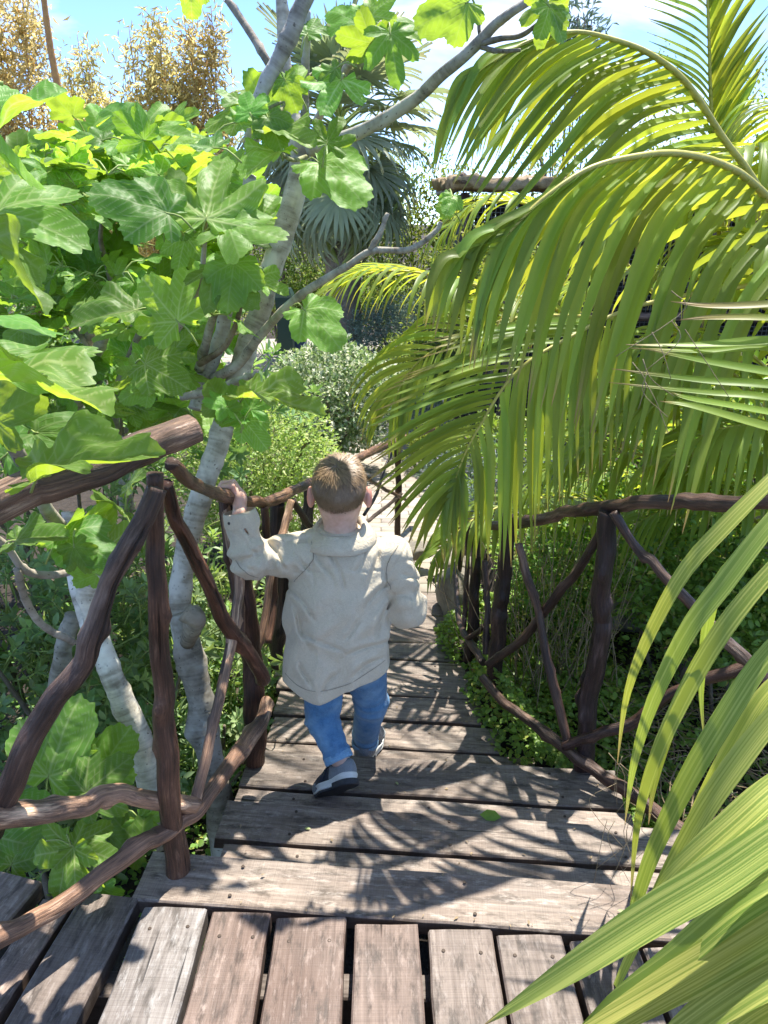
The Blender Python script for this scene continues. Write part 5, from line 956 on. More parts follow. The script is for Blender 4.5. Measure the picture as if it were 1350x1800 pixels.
# ------------------------------------------------------------------ background: bamboo, fan palm, enclosure, furniture
def bamboo(px, ptop, pbot, y, wpx, seed, label, n=5200, dryf=.06):
    b = W(px, pbot, y); t = W(px, ptop, y); h = t[2] + 1.0; r = wpx * mpp(t) / 2; root = empty('bamboo_clump', (b[0], b[1], -1.0), label, 'bamboo', 'golden bamboo clumps'); rs = np.random.default_rng(seed)
    tops = []
    for k in range(9):
        a = rs.uniform(0, 6.28); q = rs.random() ** .6; e = np.array([b[0] + math.cos(a) * r * q * .85, b[1] + math.sin(a) * r * q * .85, -1 + h * rs.uniform(.72, 1.12)]); s = np.array([b[0] + math.cos(a) * .25 * q, b[1] + math.sin(a) * .25 * q, -1.0])
        P = [s, s * .5 + e * .5 + [rs.normal(0, .06), 0, 0], e]; V, F, tc = tube(P, [.03, .022, .006], 26, 7, .0, k, ribs=.25, rib_f=18); mk('culm', V, F, M['culm'], root, True, None, tc); tops.append(P)
    P = []; 
    for k in range(n // 15):
        pp = tops[int(rs.integers(0, 9))]; C = catmull(pp, 30); tt = rs.random() ** .55; c = C[int(tt * 29)]; o = rs.normal(0, 1, 3) * [1, 1, .8] * r * .30 * (1.2 - .75 * tt); m = rs.normal(0, .10, (14, 3)) * [1, 1, 1.4]; P.append(c + o + m * 1.3)
    P = np.concatenate(P); D = unit(rs.normal(0, .6, P.shape) + [0, 0, -.3]); N = unit(rs.normal(0, 1, P.shape)); col = np.stack([rs.uniform(.6, 1.25, len(P)), 0 * P[:, 0], (rs.random(len(P)) < dryf) * rs.uniform(.3, 1, len(P))], -1)
    V, F, C = leaves(P, D, N, .20 * rs.uniform(.6, 1.2, len(P)), .17, col); tag(mk('foliage', V, F, M['bamboo'], root, True, C), kind='stuff')
    return root
bamboo(35, -60, 330, 17.0, 190, 1, 'golden bamboo clump at the top left corner', 9000)
bamboo(178, 95, 330, 19.0, 120, 2, 'golden bamboo clump second from the left', 6000)
bamboo(285, 50, 330, 18.0, 130, 3, 'tall thin golden bamboo clump in the middle of the row', 7000)
bamboo(372, 78, 330, 18.5, 90, 4, 'orange-tinged bamboo clump beside the fan palm', 6000, .18)
bamboo(250, 215, 330, 17.2, 300, 5, 'low broad bamboo growth in front of the tall clumps', 7000)
cu = log('bamboo_pole', L3((118, 330, 15.5), (105, 180, 15.5), (88, 80, 15.5), (72, -40, 15.5)), [.07, .06, .045], M['culm'], None, None, n=60, k=10, ribs=.12, rib_f=22, seed=2); tag(cu, 'single bare orange bamboo cane leaning left at the top left', 'bamboo')
def fan_leaf(seed, droop):
    rs = np.random.default_rng(seed); a = Acc(); n = 26
    for k in range(n):
        t = math.radians(np.interp(k, [0, n - 1], [-118, 118])); L = (.85 + .15 * math.cos(t)) * rs.uniform(.92, 1.05); m = 7; d = np.array([math.cos(t), math.sin(t), 0.0]); s = np.array([-d[1], d[0], 0]); V = []; C = []; p = np.zeros(3); dv = d + [0, 0, .1]
        for i in range(m):
            q = i / (m - 1); w = (.040 * L * min(1, q / .4) * (1 - max(0, (q - .5) / .5) ** 1.3) + .004); V += [p - s * w + [0, 0, .018 * (k % 2)], p + [0, 0, -.02 * q], p + s * w]; dd = rs.uniform(.4, 1) * max(0, q - .8) * 3; C += [(1, 0, min(1, dd))] * 3
            p = p + dv * L / (m - 1); dv = unit(dv + np.array([0, 0, -1]) * droop * (.05 + q ** 2 * 1.1) + rs.normal(0, .03, 3))
        F = [];
        for i in range(m - 1): j = 3 * i; F += [[j, j + 1, j + 4, j + 3], [j + 1, j + 2, j + 5, j + 4]]
        a.add(V, F, np.array(C))
    return mesh('fan_leaf', np.concatenate(a.V), np.concatenate(a.F), M['fan'], True, np.concatenate(a.C))
FANS = [fan_leaf(1, .15), fan_leaf(2, .5), fan_leaf(3, .9), fan_leaf(4, 1.2)]
fc = W(598, 215, 11.0); fp = empty('fan_palm', (fc[0], fc[1], -.95), 'fan palm with drooping grey-green skirt of leaves in the background', 'palm')
log('trunk', [(fc[0], fc[1], -1.0), (fc[0], fc[1], .3), (fc[0], fc[1], 1.6), (fc[0], fc[1], 2.5)], [.30, .24, .25, .16], M['ptrunk'], fp, None, n=50, k=20, bump=.12, ribs=.15, rib_f=60, seed=8)
rs = np.random.default_rng(3)
for k in range(50):
    az = k * 2.39996; el = math.radians(np.interp(k, [0, 49], [72, -72])) + rs.normal(0, .08); d = np.array([math.cos(az) * math.cos(el), math.sin(az) * math.cos(el), math.sin(el)]); c = fc + [0, 0, .1 - .010 * k]; pl = rs.uniform(.6, 1.0) * (1.0 if el > 0 else .95)
    e = c + d * pl + [0, 0, -.10]; V, F, tc = tube([c, c + d * pl * .5 + [0, 0, .05], e], [.02, .012], 8, 5); mk('leaf_stalk', V, F, M['gstem'], fp, True, None, tc)
    dn = unit(d + [0, 0, -.35 if el > 0 else -.55]); nn = unit(U3 * (1 if el > -.5 else .4) + np.array([d[0], d[1], 0]) * (.6 if el < 0 else -.2)); obj('fan_leaf', FANS[0 if el > .8 else 1 if el > .2 else 2 if el > -.5 else 3], fp, leafmat(e, dn, nn, rs.uniform(.62, .86)))
for px0, px1 in ((548, 520), (640, 700), (655, 735), (560, 535)):
    V, F, tc = tube(L3((598, 470, 10.8), ((598 + px1) / 2, 400, 10.7), (px1, 310, 10.6)), [.035, .02], 12, 6); mk('leaf_stalk', V, F, M['gstem'], fp, True, None, tc)
# netted enclosure
av = empty('netted_enclosure', (2.6, 10.0, -.9), 'dark netted aviary with a brown log roof edge behind the palm', 'enclosure')
def box(name, lo, hi, mat, parent, smooth=False):
    lo, hi = np.array(lo, float), np.array(hi, float); b = min(.012, (hi - lo).min() * .2); V = []
    for z in (lo[2], hi[2]):
        for x, y in ((lo[0], lo[1]), (hi[0], lo[1]), (hi[0], hi[1]), (lo[0], hi[1])): V.append((x, y, z))
    return mk(name, V, [[3, 2, 1, 0], [4, 5, 6, 7], [0, 1, 5, 4], [1, 2, 6, 5], [2, 3, 7, 6], [3, 0, 4, 7]], mat, parent, smooth)
M['dark'] = m_simple('dark_planks', (.015, .013, .011), (.045, .038, .03), 6, .9, .4)
M['wire'] = m_flat('netting_wire', (.16, .16, .15), .6)
X0, X1, Y0, Y1, ZB, ZT = .90, 5.2, 9.2, 12.5, -.95, 1.75
for x in np.arange(X0, X1, .16): box('plank', (x, Y1, ZB), (x + .15, Y1 + .03, ZT), M['dark'], av)
for y in np.arange(Y0, Y1, .16): box('plank', (X1, y, ZB), (X1 + .03, y + .15, ZT), M['dark'], av)
for x, y in ((X0, Y0), (2.3, Y0), (3.7, Y0), (X1, Y0), (X0, 10.8), (X0, Y1)): log('post', [(x, y, ZB - .1), (x, y, .4), (x, y, ZT)], [.06, .055, .05], M['log'], av, (1.2, 1.0, .8), n=16, k=10, bump=.1, seed=int(x * 7))
for P in ([(X0 - .1, Y0 - .1, ZT + .12), (3, Y0 - .1, ZT + .06), (X1, Y0 - .1, ZT + .1)], [(X0 - .05, Y0 - .2, ZT + .14), (X0 - .05, 11, ZT + .05), (X0 - .05, Y1 + .2, ZT + .1)], [(X0 - .1, Y0 - .05, .4), (3, Y0 - .05, .42), (X1, Y0 - .05, .4)]): log('beam', P, [.06, .05, .06], M['log'], av, (2.4, 2.2, 1.9), n=30, k=12, bump=.15, seed=int(P[0][2] * 9))
def net(name, o, u, v, nu, nv, w):
    o, u, v = (np.asarray(q, float) for q in (o, u, v)); n = unit(np.cross(u, v)) * w; a = Acc()
    for k in range(nu + 1):
        s = o + u * k / nu; q = unit(u) * w; V = [s - q, s + q, s + v + q, s + v - q, s - n, s + n, s + v + n, s + v - n]; a.add(V, [[0, 1, 2, 3], [4, 5, 6, 7]])
    for k in range(nv + 1):
        s = o + v * k / nv; q = unit(v) * w; V = [s - q, s + q, s + u + q, s + u - q, s - n, s + n, s + u + n, s + u - n]; a.add(V, [[0, 1, 2, 3], [4, 5, 6, 7]])
    return tag(a.build(name, M['wire'], av, False), kind='stuff')
net('netting', (X0, Y0, ZB), (X1 - X0, 0, 0), (0, 0, ZT - ZB), 86, 54, .003); net('netting', (X0, Y0, ZB), (0, Y1 - Y0, 0), (0, 0, ZT - ZB), 66, 54, .003)
def f_roof(P):
    q = P - np.array([(X0 + X1) / 2, (Y0 + Y1) / 2, 0]); zc = ZT + .10 + .10 * (P[..., 1] - Y0) / (Y1 - Y0) - .06 * (P[..., 0] - X0) / (X1 - X0)
    d = np.maximum(np.maximum(np.abs(q[..., 0]) - (X1 - X0) / 2 - .15, np.abs(q[..., 1]) - (Y1 - Y0) / 2 - .2), np.abs(P[..., 2] - zc) - .055)
    return d + .045 * vnoise(P * [5, 5, 3], 61) + .03 * vnoise(P * [17, 17, 5], 62)
V, F = surface_nets(f_roof, (X0 - .45, Y0 - .5, ZT - .2), (X1 + .45, Y1 + .5, ZT + .5), .05); mk('roof', V, F, M['thatch'], av)
# red tubular chair, bins, stake
M['red'] = m_flat('red_paint', (.55, .02, .015), .35, .5); M['green'] = m_flat('green_plastic', (.006, .035, .018), .5); M['blue'] = m_flat('blue_plastic', (.02, .07, .20), .4); M['orange'] = m_flat('orange_fabric', (.62, .24, .03), .7); M['gfab'] = m_flat('green_fabric', (.02, .25, .10), .7)
c = G(612, 640, -.95); ch = empty('red_chair', c, 'small red tubular frame chair with orange and green seat beyond the variegated shrub', 'chair')
for dx, dy in ((-.13, -.12), (.13, -.12), (-.13, .14), (.13, .14)):
    V, F, tc = tube([c + [dx * 1.15, dy * 1.15, 0], c + [dx, dy, .25], c + [dx, dy, .52 if dy < 0 else .82]], .016, 8, 8); mk('leg', V, F, M['red'], ch)
for z in (.30, .50):
    V, F, tc = tube([c + [-.13, -.12, z], c + [0, -.125, z + .005], c + [.13, -.12, z]], .014, 6, 8); mk('stretcher', V, F, M['red'], ch)
box('seat', c + [-.15, -.14, .50], c + [.15, .15, .535], M['orange'], ch); box('backrest', c + [-.14, .13, .60], c + [.14, .155, .80], M['gfab'], ch)
def wbin(c, w, d, h, mat, label):
    r = empty('bin', c, label, 'bin'); V = []
    for z, s in ((0, .82), (h * .86, 1.0)):
        for x, y in ((-w, -d), (w, -d), (w, d), (-w, d)): V.append(c + [x * s, y * s, z])
    mk('body', V, [[3, 2, 1, 0], [0, 1, 5, 4], [1, 2, 6, 5], [2, 3, 7, 6], [3, 0, 4, 7]], mat, r, False); q = c + [0, 0, h * .86]
    V = [q + [x * w * 1.06, y * d * 1.08, z] for z in (0, .03) for x, y in ((-1, -1), (1, -1), (1, 1), (-1, 1))] + [q + [x * w * .7, y * d * .7, h * .13] for x, y in ((-1, -1), (1, -1), (1, 1), (-1, 1))]
    mk('lid', V, [[3, 2, 1, 0], [0, 1, 5, 4], [1, 2, 6, 5], [2, 3, 7, 6], [3, 0, 4, 7], [4, 5, 9, 8], [5, 6, 10, 9], [6, 7, 11, 10], [7, 4, 8, 11], [8, 9, 10, 11]], mat, r, False)
wbin(W(506, 640, 12.5), .13, .2, 1.2, M['green'], 'tall dark green bin behind the fig branch'); wbin(W(520, 640, 12.9), .2, .2, .75, M['blue'], 'blue bin beside the dark green bin')
b = G(233, 672, -.95); V, F, tc = tube([b + [0, 0, -.1], b + [.005, 0, .3], b + [0, 0, .75]], [.03, .028], 12, 8, .05); tag(mk('wooden_stake', V, F, M['thatch'], None, True, None, tc), 'thin wooden stake standing by the brick plaza at the left', 'stake')
# faint wispy tree behind the palms
shrub('wispy_tree', 'thin wispy tree top rising behind the palm frond at the upper right', W(1010, 95, 22), (.9, .7, 1.4), 900, .3, 'silver', .12, 95, 0, cat='tree', shell=.8, stems=9)

# crumbs of dry leaf and twig on the boards and in the gaps
cr_ = Acc(); rs = np.random.default_rng(55)
for k in range(150):
    row = ROWS[int(rs.integers(0, 9))]; e = rs.random() < .6; x = rs.uniform(row[3] + .03, row[4] - .05); y = xrow(row[1] + (.008 if e else rs.uniform(.01, row[2] - row[1] - .01)), x); L = rs.uniform(.004, .016); a = rs.uniform(0, 6.28)
    d = np.array([math.cos(a), math.sin(a), rs.uniform(-.1, .3)]); s_ = np.array([-d[1], d[0], 0]) * rs.uniform(.25, .6); c = np.array([x, y, row[0] + .002]); n_ = np.array([0, 0, rs.uniform(.1, .4)]) * L
    cr_.add([c, c + d * L * .5 + s_ * L * .5 + n_, c + d * L, c + d * L * .5 - s_ * L * .5 + n_ * .3], [[0, 1, 2, 3]])
tag(cr_.build('leaf_crumbs', M['thatch'], None, False), 'small dry leaf crumbs scattered on the steps', 'litter', None, 'stuff')
for k, (px, py, z, c_) in enumerate([(535, 1456, -.108, 1.2), (700, 1380, -.19, .8), (760, 1130, -.32, 1.0), (1085, 1600, 0, .7)]):
    o = obj('fallen_leaf', mesh('fallen_leaf', _T8 * [1, .5, .6], _F8, M['lime'], True, np.array([[c_, 0, .5]] * 8)), None, leafmat(G(px, py, z + .003), np.array([math.cos(k * 2), math.sin(k * 2), .02]), np.array([.1, -.2, 1.0]), .018)); tag(o, ['tiny yellow leaf on the second step left of centre', 'tiny leaf beside the heel of the boy', 'tiny leaf on a far lower step', 'tiny leaf on the top board near the ribbed palm'][k], 'leaf', 'fallen leaves')
# ------------------------------------------------------------------ the boy
def m_skin():
    t = NT('skin'); v = t.n('ShaderNodeTexCoord').outputs['Object']; n = t.noise(v, 60, 4); a = t.attr('Col'); sep = t.n('ShaderNodeSeparateColor'); t.put(sep.inputs[0], a)
    c = t.mix(t.rng(n, .3, .7, 0, 1), (.60, .37, .27), (.70, .46, .35)); c = t.mix(t.math('SUBTRACT', 1.0, sep.outputs[0]), c, (.72, .16, .11)); c = t.mix(t.math('MULTIPLY', t.math('SUBTRACT', 1.0, sep.outputs[1]), t.rng(t.noise(v, 700, 2), .35, .65, .55, 1.0)), c, (.12, .072, .042))  # low Col.r paints the ears red, imitating sunlight glowing through them
    return t.done(t.bsdf(c, .5, t.bump(n, .08, .001), .4, sub=.25, subc=(.02, .007, .004)))
def m_cloth(name, c1, c2, scale, weave, rough=.85, sheen=.15, fade=None):
    t = NT(name); v = t.n('ShaderNodeTexCoord').outputs['Object']; n = t.noise(v, scale, 4, .6); big = t.noise(v, 9, 4, .6)
    w1 = t.noise(t.map(v, (weave, weave, weave * .25)), 1.0, 2); w2 = t.noise(t.map(v, (weave * .25, weave * .25, weave)), 1.0, 2); w = t.math('ADD', w1, w2)
    c = t.mix(t.rng(n, .3, .7, 0, 1), c1, c2); c = t.mix(t.math('MULTIPLY', t.rng(w, .8, 1.2, 0, 1), .35), c, tuple(x * 1.45 for x in c2))
    if fade: c = t.mix(t.ramp(big, [(.45, (0, 0, 0)), (.7, (.8, .8, .8))]), c, fade)
    rid = t.math('ABSOLUTE', t.math('SUBTRACT', t.noise(t.map(v, (26, 26, 17)), 1.0, 4, .6, .6), .5)); return t.done(t.bsdf(c, rough, t.bump(t.math('POWER', rid, .6), .45, .010, t.bump(w, .35, .0012)), .2, sheen=sheen))
M['skin'] = m_skin(); M['jacket'] = m_cloth('beige_twill', (.50, .43, .315), (.56, .485, .36), 30, 900); M['jeans'] = m_cloth('blue_denim', (.05, .13, .25), (.09, .21, .36), 40, 700, fade=(.22, .38, .54)); M['jeans_cuff'] = m_cloth('denim_hem', (.12, .26, .42), (.22, .38, .52), 60, 700)
M['shoe_dark'] = m_cloth('shoe_navy_mesh', (.012, .016, .026), (.03, .036, .05), 80, 900, .6, .1); M['shoe_grey'] = m_cloth('shoe_grey_panel', (.17, .19, .205), (.23, .25, .265), 60, 900, .6, .1); M['shoe_white'] = m_simple('shoe_midsole', (.62, .64, .60), (.74, .75, .70), 40, .55, .1, .002); M['rubber'] = m_simple('shoe_outsole', (.02, .022, .026), (.045, .047, .052), 40, .6, .3, .002); M['sock'] = m_cloth('sock', (.42, .42, .40), (.55, .55, .52), 60, 700)
tM = NT('hair'); aM = tM.attr('Col'); M['hair'] = tM.done(tM.bsdf(aM, .42, None, .5)); M['eye'] = m_flat('eye', (.75, .73, .70), .15); M['button'] = m_flat('button', (.05, .04, .035), .3)
boy = empty('person', (-.12, 2.02, -.27), 'small boy in beige overshirt and jeans walking down the stairs, one hand on the rail', 'person')
hc = W(597, 864, 2.06); nb = W(598, 938, 2.045); shL, elL, wrL = W(545, 972, 2.045), W(440, 985, 1.985), W(421, 900, 2.005); shR, elR, wrR = W(688, 978, 2.05), W(716, 1070, 2.03), W(706, 1062, 2.17)
rc = W(405, 872, 2.025); rd = unit(W(430, 880, 2.14) - W(385, 868, 1.92)); rr_ = .023
toeL = G(572, 1399, -.19) + [0, 0, .012]; heelL = toeL + np.array([.088, -.062, .088]); hipL, knL, anL = W(572, 1165, 2.0), W(566, 1262, 2.0), heelL + np.array([-.044, .062, .045])
hipR, knR, anR = W(640, 1165, 2.05), W(652, 1232, 2.13), W(641, 1303, 2.205); pel = (hipL + hipR) / 2
tilt = math.radians(-8); HS = 1.02; RH = np.array([[1, 0, 0], [0, math.cos(tilt), -math.sin(tilt)], [0, math.sin(tilt), math.cos(tilt)]]).T
def f_body(P):
    Q = (P - hc) @ RH.T / HS; d = sd_ell(Q, (0, -.005, .010), (.070, .088, .085)); d = smin(d, sd_ell(Q, (0, .030, -.042), (.054, .056, .056)), .03); d = smin(d, sd_cone(Q, (0, .088, -.005), (0, .103, -.028), .006, .009), .012)
    for s in (-1, 1):
        d = smax(d, -sd_ell(Q, (s * .03, .098, .002), (.016, .014, .011)), .012)
        e = smax(sd_ell(Q, (s * .080, -.006, -.014), (.011, .019, .031)), -sd_ell(Q, (s * .092, .004, -.010), (.009, .013, .022)), .004); d = smin(d, e, .007)
    d = smin(d, sd_ell(Q, (0, .088, -.050), (.018, .010, .007)), .01)
    d = smin(d, sd_cone(P, hc + [0, -.022, -.05], nb + [0, .0, -.03], .044, .048), .03); ch = nb + [0, -.01, -.13]
    d = smin(d, sd_ell(P, ch, (.11, .075, .13)), .04); d = smin(d, sd_cone(P, ch, pel + [0, 0, .06], .085, .075), .04); d = smin(d, sd_ell(P, pel + [0, 0, .01], (.09, .07, .06)), .03)
    for a, b, c, r in ((shL, elL, wrL, (.036, .03, .021)), (shR, elR, wrR, (.036, .03, .021)), (hipL, knL, anL, (.062, .046, .03)), (hipR, knR, anR, (.062, .046, .03))):
        d = smin(d, smin(sd_cone(P, a, b, r[0], r[1]), sd_cone(P, b, c, r[1], r[2]), .02), .025)
    return d
V, F = surface_nets(f_body, (-.62, 1.78, -.28), (.16, 2.40, .98), .008)
Q = (V - hc) @ RH.T / HS; ear = np.exp(-(((np.abs(Q[:, 0]) - .086) / .014) ** 2 + ((Q[:, 1] + .004) / .024) ** 2 + ((Q[:, 2] + .012) / .034) ** 2)); col = np.ones((len(V), 3)) * (1 - .75 * ear)[:, None]  # mask for the backlit red painted into the ear colour
col[:, 1] = 1; mk('body', V, F, M['skin'], boy, True, col)
def hair_len(D):
    az = np.arctan2(D[:, 1], np.abs(D[:, 0])); lim = np.interp(az, [-1.57, -.7, -.25, .15, .5, .9, 1.57], [-.66, -.60, -.38, .02, -.10, .30, .46]); t = D[:, 2] - lim
    return t, np.interp(t, [-.02, .0, .25, .6, 1.2], [0, .004, .010, .024, .034])
V, F = surface_nets(lambda P: smax(f_body(P), (nb[2] - .02 - P[..., 2]), .002), hc + np.array([-.12, -.13, -.16]), hc + np.array([.12, .13, .12]), .004)
Q = (V - hc) @ RH.T / HS; ear = np.exp(-(((np.abs(Q[:, 0]) - .088) / .016) ** 2 + ((Q[:, 1] + .004) / .026) ** 2 + ((Q[:, 2] + .012) / .036) ** 2)); col = np.ones((len(V), 3)) * (1 - .75 * ear)[:, None]; col[:, 1] = 1 - .85 * sstep(-.10, .14, hair_len(unit(Q - np.array([0, -.005, .010])))[0]) * (1 - np.clip(ear * 3, 0, 1))
V = V + 0.0006 * unit(V - hc); mk('head', V, F, M['skin'], boy, True, col)
for s in (-1, 1):
    c = hc + np.array([s * .03, .086, .002]) * HS @ RH; V, F = surface_nets(lambda P: np.linalg.norm(P - c, axis=-1) - .0105, c - .014, c + .014, .0025); mk('eye', V, F, M['eye'], boy)
# left hand closed over the rail
up_ = unit(U3 - rd * rd[2]); lx = unit(np.cross(rd, up_)) ; lx = lx if lx[0] < 0 else -lx
def f_hand(P):
    kn = rc + up_ * .036 - lx * .004; d = sd_cone(P, wrL + [0, 0, -.02], wrL * .45 + (kn - lx * .02) * .55, .020, .019); d = smin(d, sd_cone(P, wrL * .5 + (kn - lx * .02) * .5, kn, .018, .013), .012)
    for k in range(4):
        o = rd * (-.021 + .0142 * k); ln = (.88, 1.0, 1.02, .85)[k]; r = (.0078, .0082, .0082, .0072)[k]
        a, b, c, e = kn + o * .8, rc + o + up_ * .034 + lx * .020 * ln, rc + o + up_ * .012 + lx * .035 * ln, rc + o - up_ * .010 + lx * .034 * ln
        d = smin(d, smin(sd_cone(P, a, b, r * 1.1, r), smin(sd_cone(P, b, c, r, r * .92), sd_cone(P, c, e, r * .92, r * .78), .002), .002), .004)
    t0 = wrL * .35 + kn * .65 - rd * .010; t1 = rc - rd * .034 + up_ * .026 - lx * .012; t2 = rc - rd * .038 + up_ * .022 + lx * .014
    return smin(d, smin(sd_cone(P, t0, t1, .011, .0088), sd_cone(P, t1, t2, .0088, .007), .003), .006)
V, F = surface_nets(f_hand, np.minimum(rc, wrL) - .065, np.maximum(rc, wrL) + .065, .0028); mk('hand', V, F, M['skin'], boy, True, np.ones((len(V), 3)) * [.93, 1, 1])
# overshirt
SZ = np.array([(.10, 590, 2.00, .170, .122), (.20, 590, 2.0, .170, .122), (.30, 592, 2.005, .168, .118), (.40, 594, 2.015, .163, .112), (.50, 597, 2.025, .152, .104), (.57, 599, 2.035, .138, .092), (.61, 600, 2.04, .122, .080), (.64, 599, 2.045, .097, .066), (.662, 598, 2.045, .066, .060), (.69, 598, 2.045, .052, .056)])
cxs = np.array([W(px, 900 + (0.7 - z) * 560, cy)[0] for z, px, cy, _, _ in SZ])
CREASE = [(500, 1030, 560, 1095), (505, 1052, 545, 1135), (692, 1012, 640, 1075), (695, 1045, 655, 1135), (556, 962, 582, 1025), (578, 955, 604, 1045), (642, 948, 626, 1012), (662, 955, 650, 1040), (690, 1120, 600, 1162), (680, 1152, 612, 1196), (520, 1100, 605, 1152), (640, 1090, 598, 1124), (470, 948, 502, 1012), (452, 960, 472, 1003), (482, 978, 512, 1002), (428, 952, 462, 975), (522, 965, 546, 1012), (704, 1000, 742, 1030), (700, 1042, 732, 1062), (714, 985, 738, 1000), (420, 930, 450, 945), (415, 985, 450, 1000), (600, 1180, 560, 1225), (530, 1160, 545, 1215)]
def crease(P):
    q = project(P); x, y = q[..., 0], q[..., 1]; r = 0
    for k, (x0, y0, x1, y1) in enumerate(CREASE):
        L = math.hypot(x1 - x0, y1 - y0); ux, uy = (x1 - x0) / L, (y1 - y0) / L; t = ((x - x0) * ux + (y - y0) * uy) / L; s = -(x - x0) * uy + (y - y0) * ux + 5 * np.sin(t * 4 + k)
        w = np.exp(-np.clip(np.abs(t - .5) * 2 - .45, 0, None) ** 2 / .12); r = r + w * (.0062 * np.exp(-(s / 3.2) ** 2) - .0040 * np.exp(-((s - 8) / 6) ** 2))
    return r * (P[..., 1] < 2.06)
def f_jk(P):
    z = P[..., 2]; cx = np.interp(z, SZ[:, 0], cxs); cy_ = np.interp(z, SZ[:, 0], SZ[:, 2]); rx = np.interp(z, SZ[:, 0], SZ[:, 3]); ry = np.interp(z, SZ[:, 0], SZ[:, 4])
    x, y = P[..., 0] - cx, P[..., 1] - cy_; e = (np.abs(x / rx) ** 2.4 + np.abs(y / ry) ** 2.4) ** (1 / 2.4); d = (e - 1) * ry * .85
    lo = sstep(.62, .30, z)
    fold = .006 * lo * np.abs(np.sin(np.arctan2(y, x) * 3.5 + 1.5 * z + 1.2 * vnoise(P * 4, 3))) + .005 * (1 - 2 * np.abs(vnoise(P * [11, 9, 4.5] + 3, 5))) * sstep(.66, .5, z)
    dg = (P[..., 0] * .75 - z * .65); fold = fold + .003 * np.sin(dg * 70 + 3 * vnoise(P * 6, 8)) * np.exp(-((z - .42) / .13) ** 2)
    d = d + fold + crease(P)
    hem = .190 + .2 * x + 1.82 * x * x + .012 * np.sin(x * 30)
    tor = smax(smax(d, hem - z, .006), z - .668, .004); inner = d + .010
    tor = smax(tor, -smax(inner, z - .30, .005), .004)
    def slv(a, b, c, r, sd):
        q1, q2 = sd_cone(P, a, b, r[0], r[1]), sd_cone(P, b, c, r[1], r[2]); s = smin(q1, q2, .02); ax = unit(c - b); u = (P - b) @ ax; ax1 = unit(b - a); u1 = (P - b) @ ax1
        w = .0075 * np.sin(u * 105 + 2.2 * vnoise(P * 22, sd)) * np.exp(-((u - .02) / .05) ** 2) + .0065 * np.sin(u1 * 90 + 2.5 * vnoise(P * 18, sd + 1)) * np.exp(-((u1 + .05) / .05) ** 2) + .004 * vnoise(P * 28, sd + 2)
        s = s + w + crease(P); cut = u - np.linalg.norm(c - b); hol = smin(sd_cone(P, b, c + ax * .05, r[1] - .012, r[2] - .008), 9, .001)
        return smax(smax(s, cut, .004), -smax(hol, -(u - np.linalg.norm(c - b) * .6), .004), .003)
    sl = slv(shL, elL, wrL - unit(wrL - elL) * .004, (.066, .053, .041), 31); sr = slv(shR, elR, wrR, (.062, .052, .044), 41)
    tor = smin(tor, sl, .022); tor = smin(tor, sr, .012)
    for a, b, o in ((shL, elL, .016), (shR, elR, .012)):             # armhole seams
        ax = unit(b - a) if a is shL else unit(np.array([.8, -.05, -.55])); u = (P - a) @ ax - o; tor = tor + .0028 * np.exp(-(u / .0035) ** 2) * (np.linalg.norm(P - a, axis=-1) < .12)
    yz = P[..., 2] - (.585 - .02 * np.abs(x) / .1); tor = tor + .0018 * np.exp(-(yz / .003) ** 2) * (np.abs(x) < .13) * (y < 0)
    return tor
V, F = surface_nets(f_jk, (-.60, 1.80, .10), (.16, 2.30, .80), .0036); jk = mk('overshirt', V, F, M['jacket'], boy)
JV, JP = V, project(V)
M['seam'] = m_flat('seam_thread', (.30, .26, .20), .8)
def seam(pts, r=.0011):
    c = catmull(np.array(pts, float), 40); out = []
    for x, y in c:
        dd = np.hypot(JP[:, 0] - x, JP[:, 1] - y); ok = np.where(dd < 3.2)[0]
        if len(ok): i = ok[np.argmin(JP[ok, 2])]; out.append(JV[i] - unit(JV[i] - np.array([0, 0, CAM_H])) * .0016)
    if len(out) > 6: out = np.array(out); out = np.array([out[max(0, i - 2):i + 3].mean(0) for i in range(len(out))]); V_, F_, tc_ = tube(out, r, 40, 5); mk('seam', V_, F_, M['seam'], jk)
seam([(703, 954), (684, 983), (681, 1016), (686, 1040)]); seam([(546, 948), (550, 971), (543, 995), (512, 1027)]); seam([(411, 985), (440, 1014), (490, 1021)]); seam([(495, 1180), (520, 1206), (555, 1218), (610, 1206), (650, 1183), (684, 1158)], .0009)
# collar
n = 64; a = np.linspace(0, 2 * np.pi, n, endpoint=False); rings = [(.630, .058, .060), (.660, .058, .061), (.673, .062, .066), (.676, .069, .073), (.667, .078, .082), (.650, .093, .093), (.630, .107, .102), (.627, .104, .099), (.642, .090, .086)]
nx_, ny_ = W(598, 930, 2.045)[0], 2.045; VV = []
for k, (z, rx, ry) in enumerate(rings):
    wv = .003 * np.sin(a * 3 + 1) + (.006 * np.cos(a - 1.57) if k >= 4 else 0); tl = .004 * np.cos(a)
    VV.append(np.stack([nx_ + rx * np.cos(a), ny_ + ry * np.sin(a), z + .002 + wv + tl + .010 * np.sin(a) * (1 if k < 5 else .3) - .002], -1))
i = np.arange(len(rings) - 1)[:, None] * n; j = np.arange(n)[None]; F = np.stack([i + j, i + (j + 1) % n, i + n + (j + 1) % n, i + n + j], -1).reshape(-1, 4)
mk('collar', np.concatenate(VV), F, M['jacket'], jk)
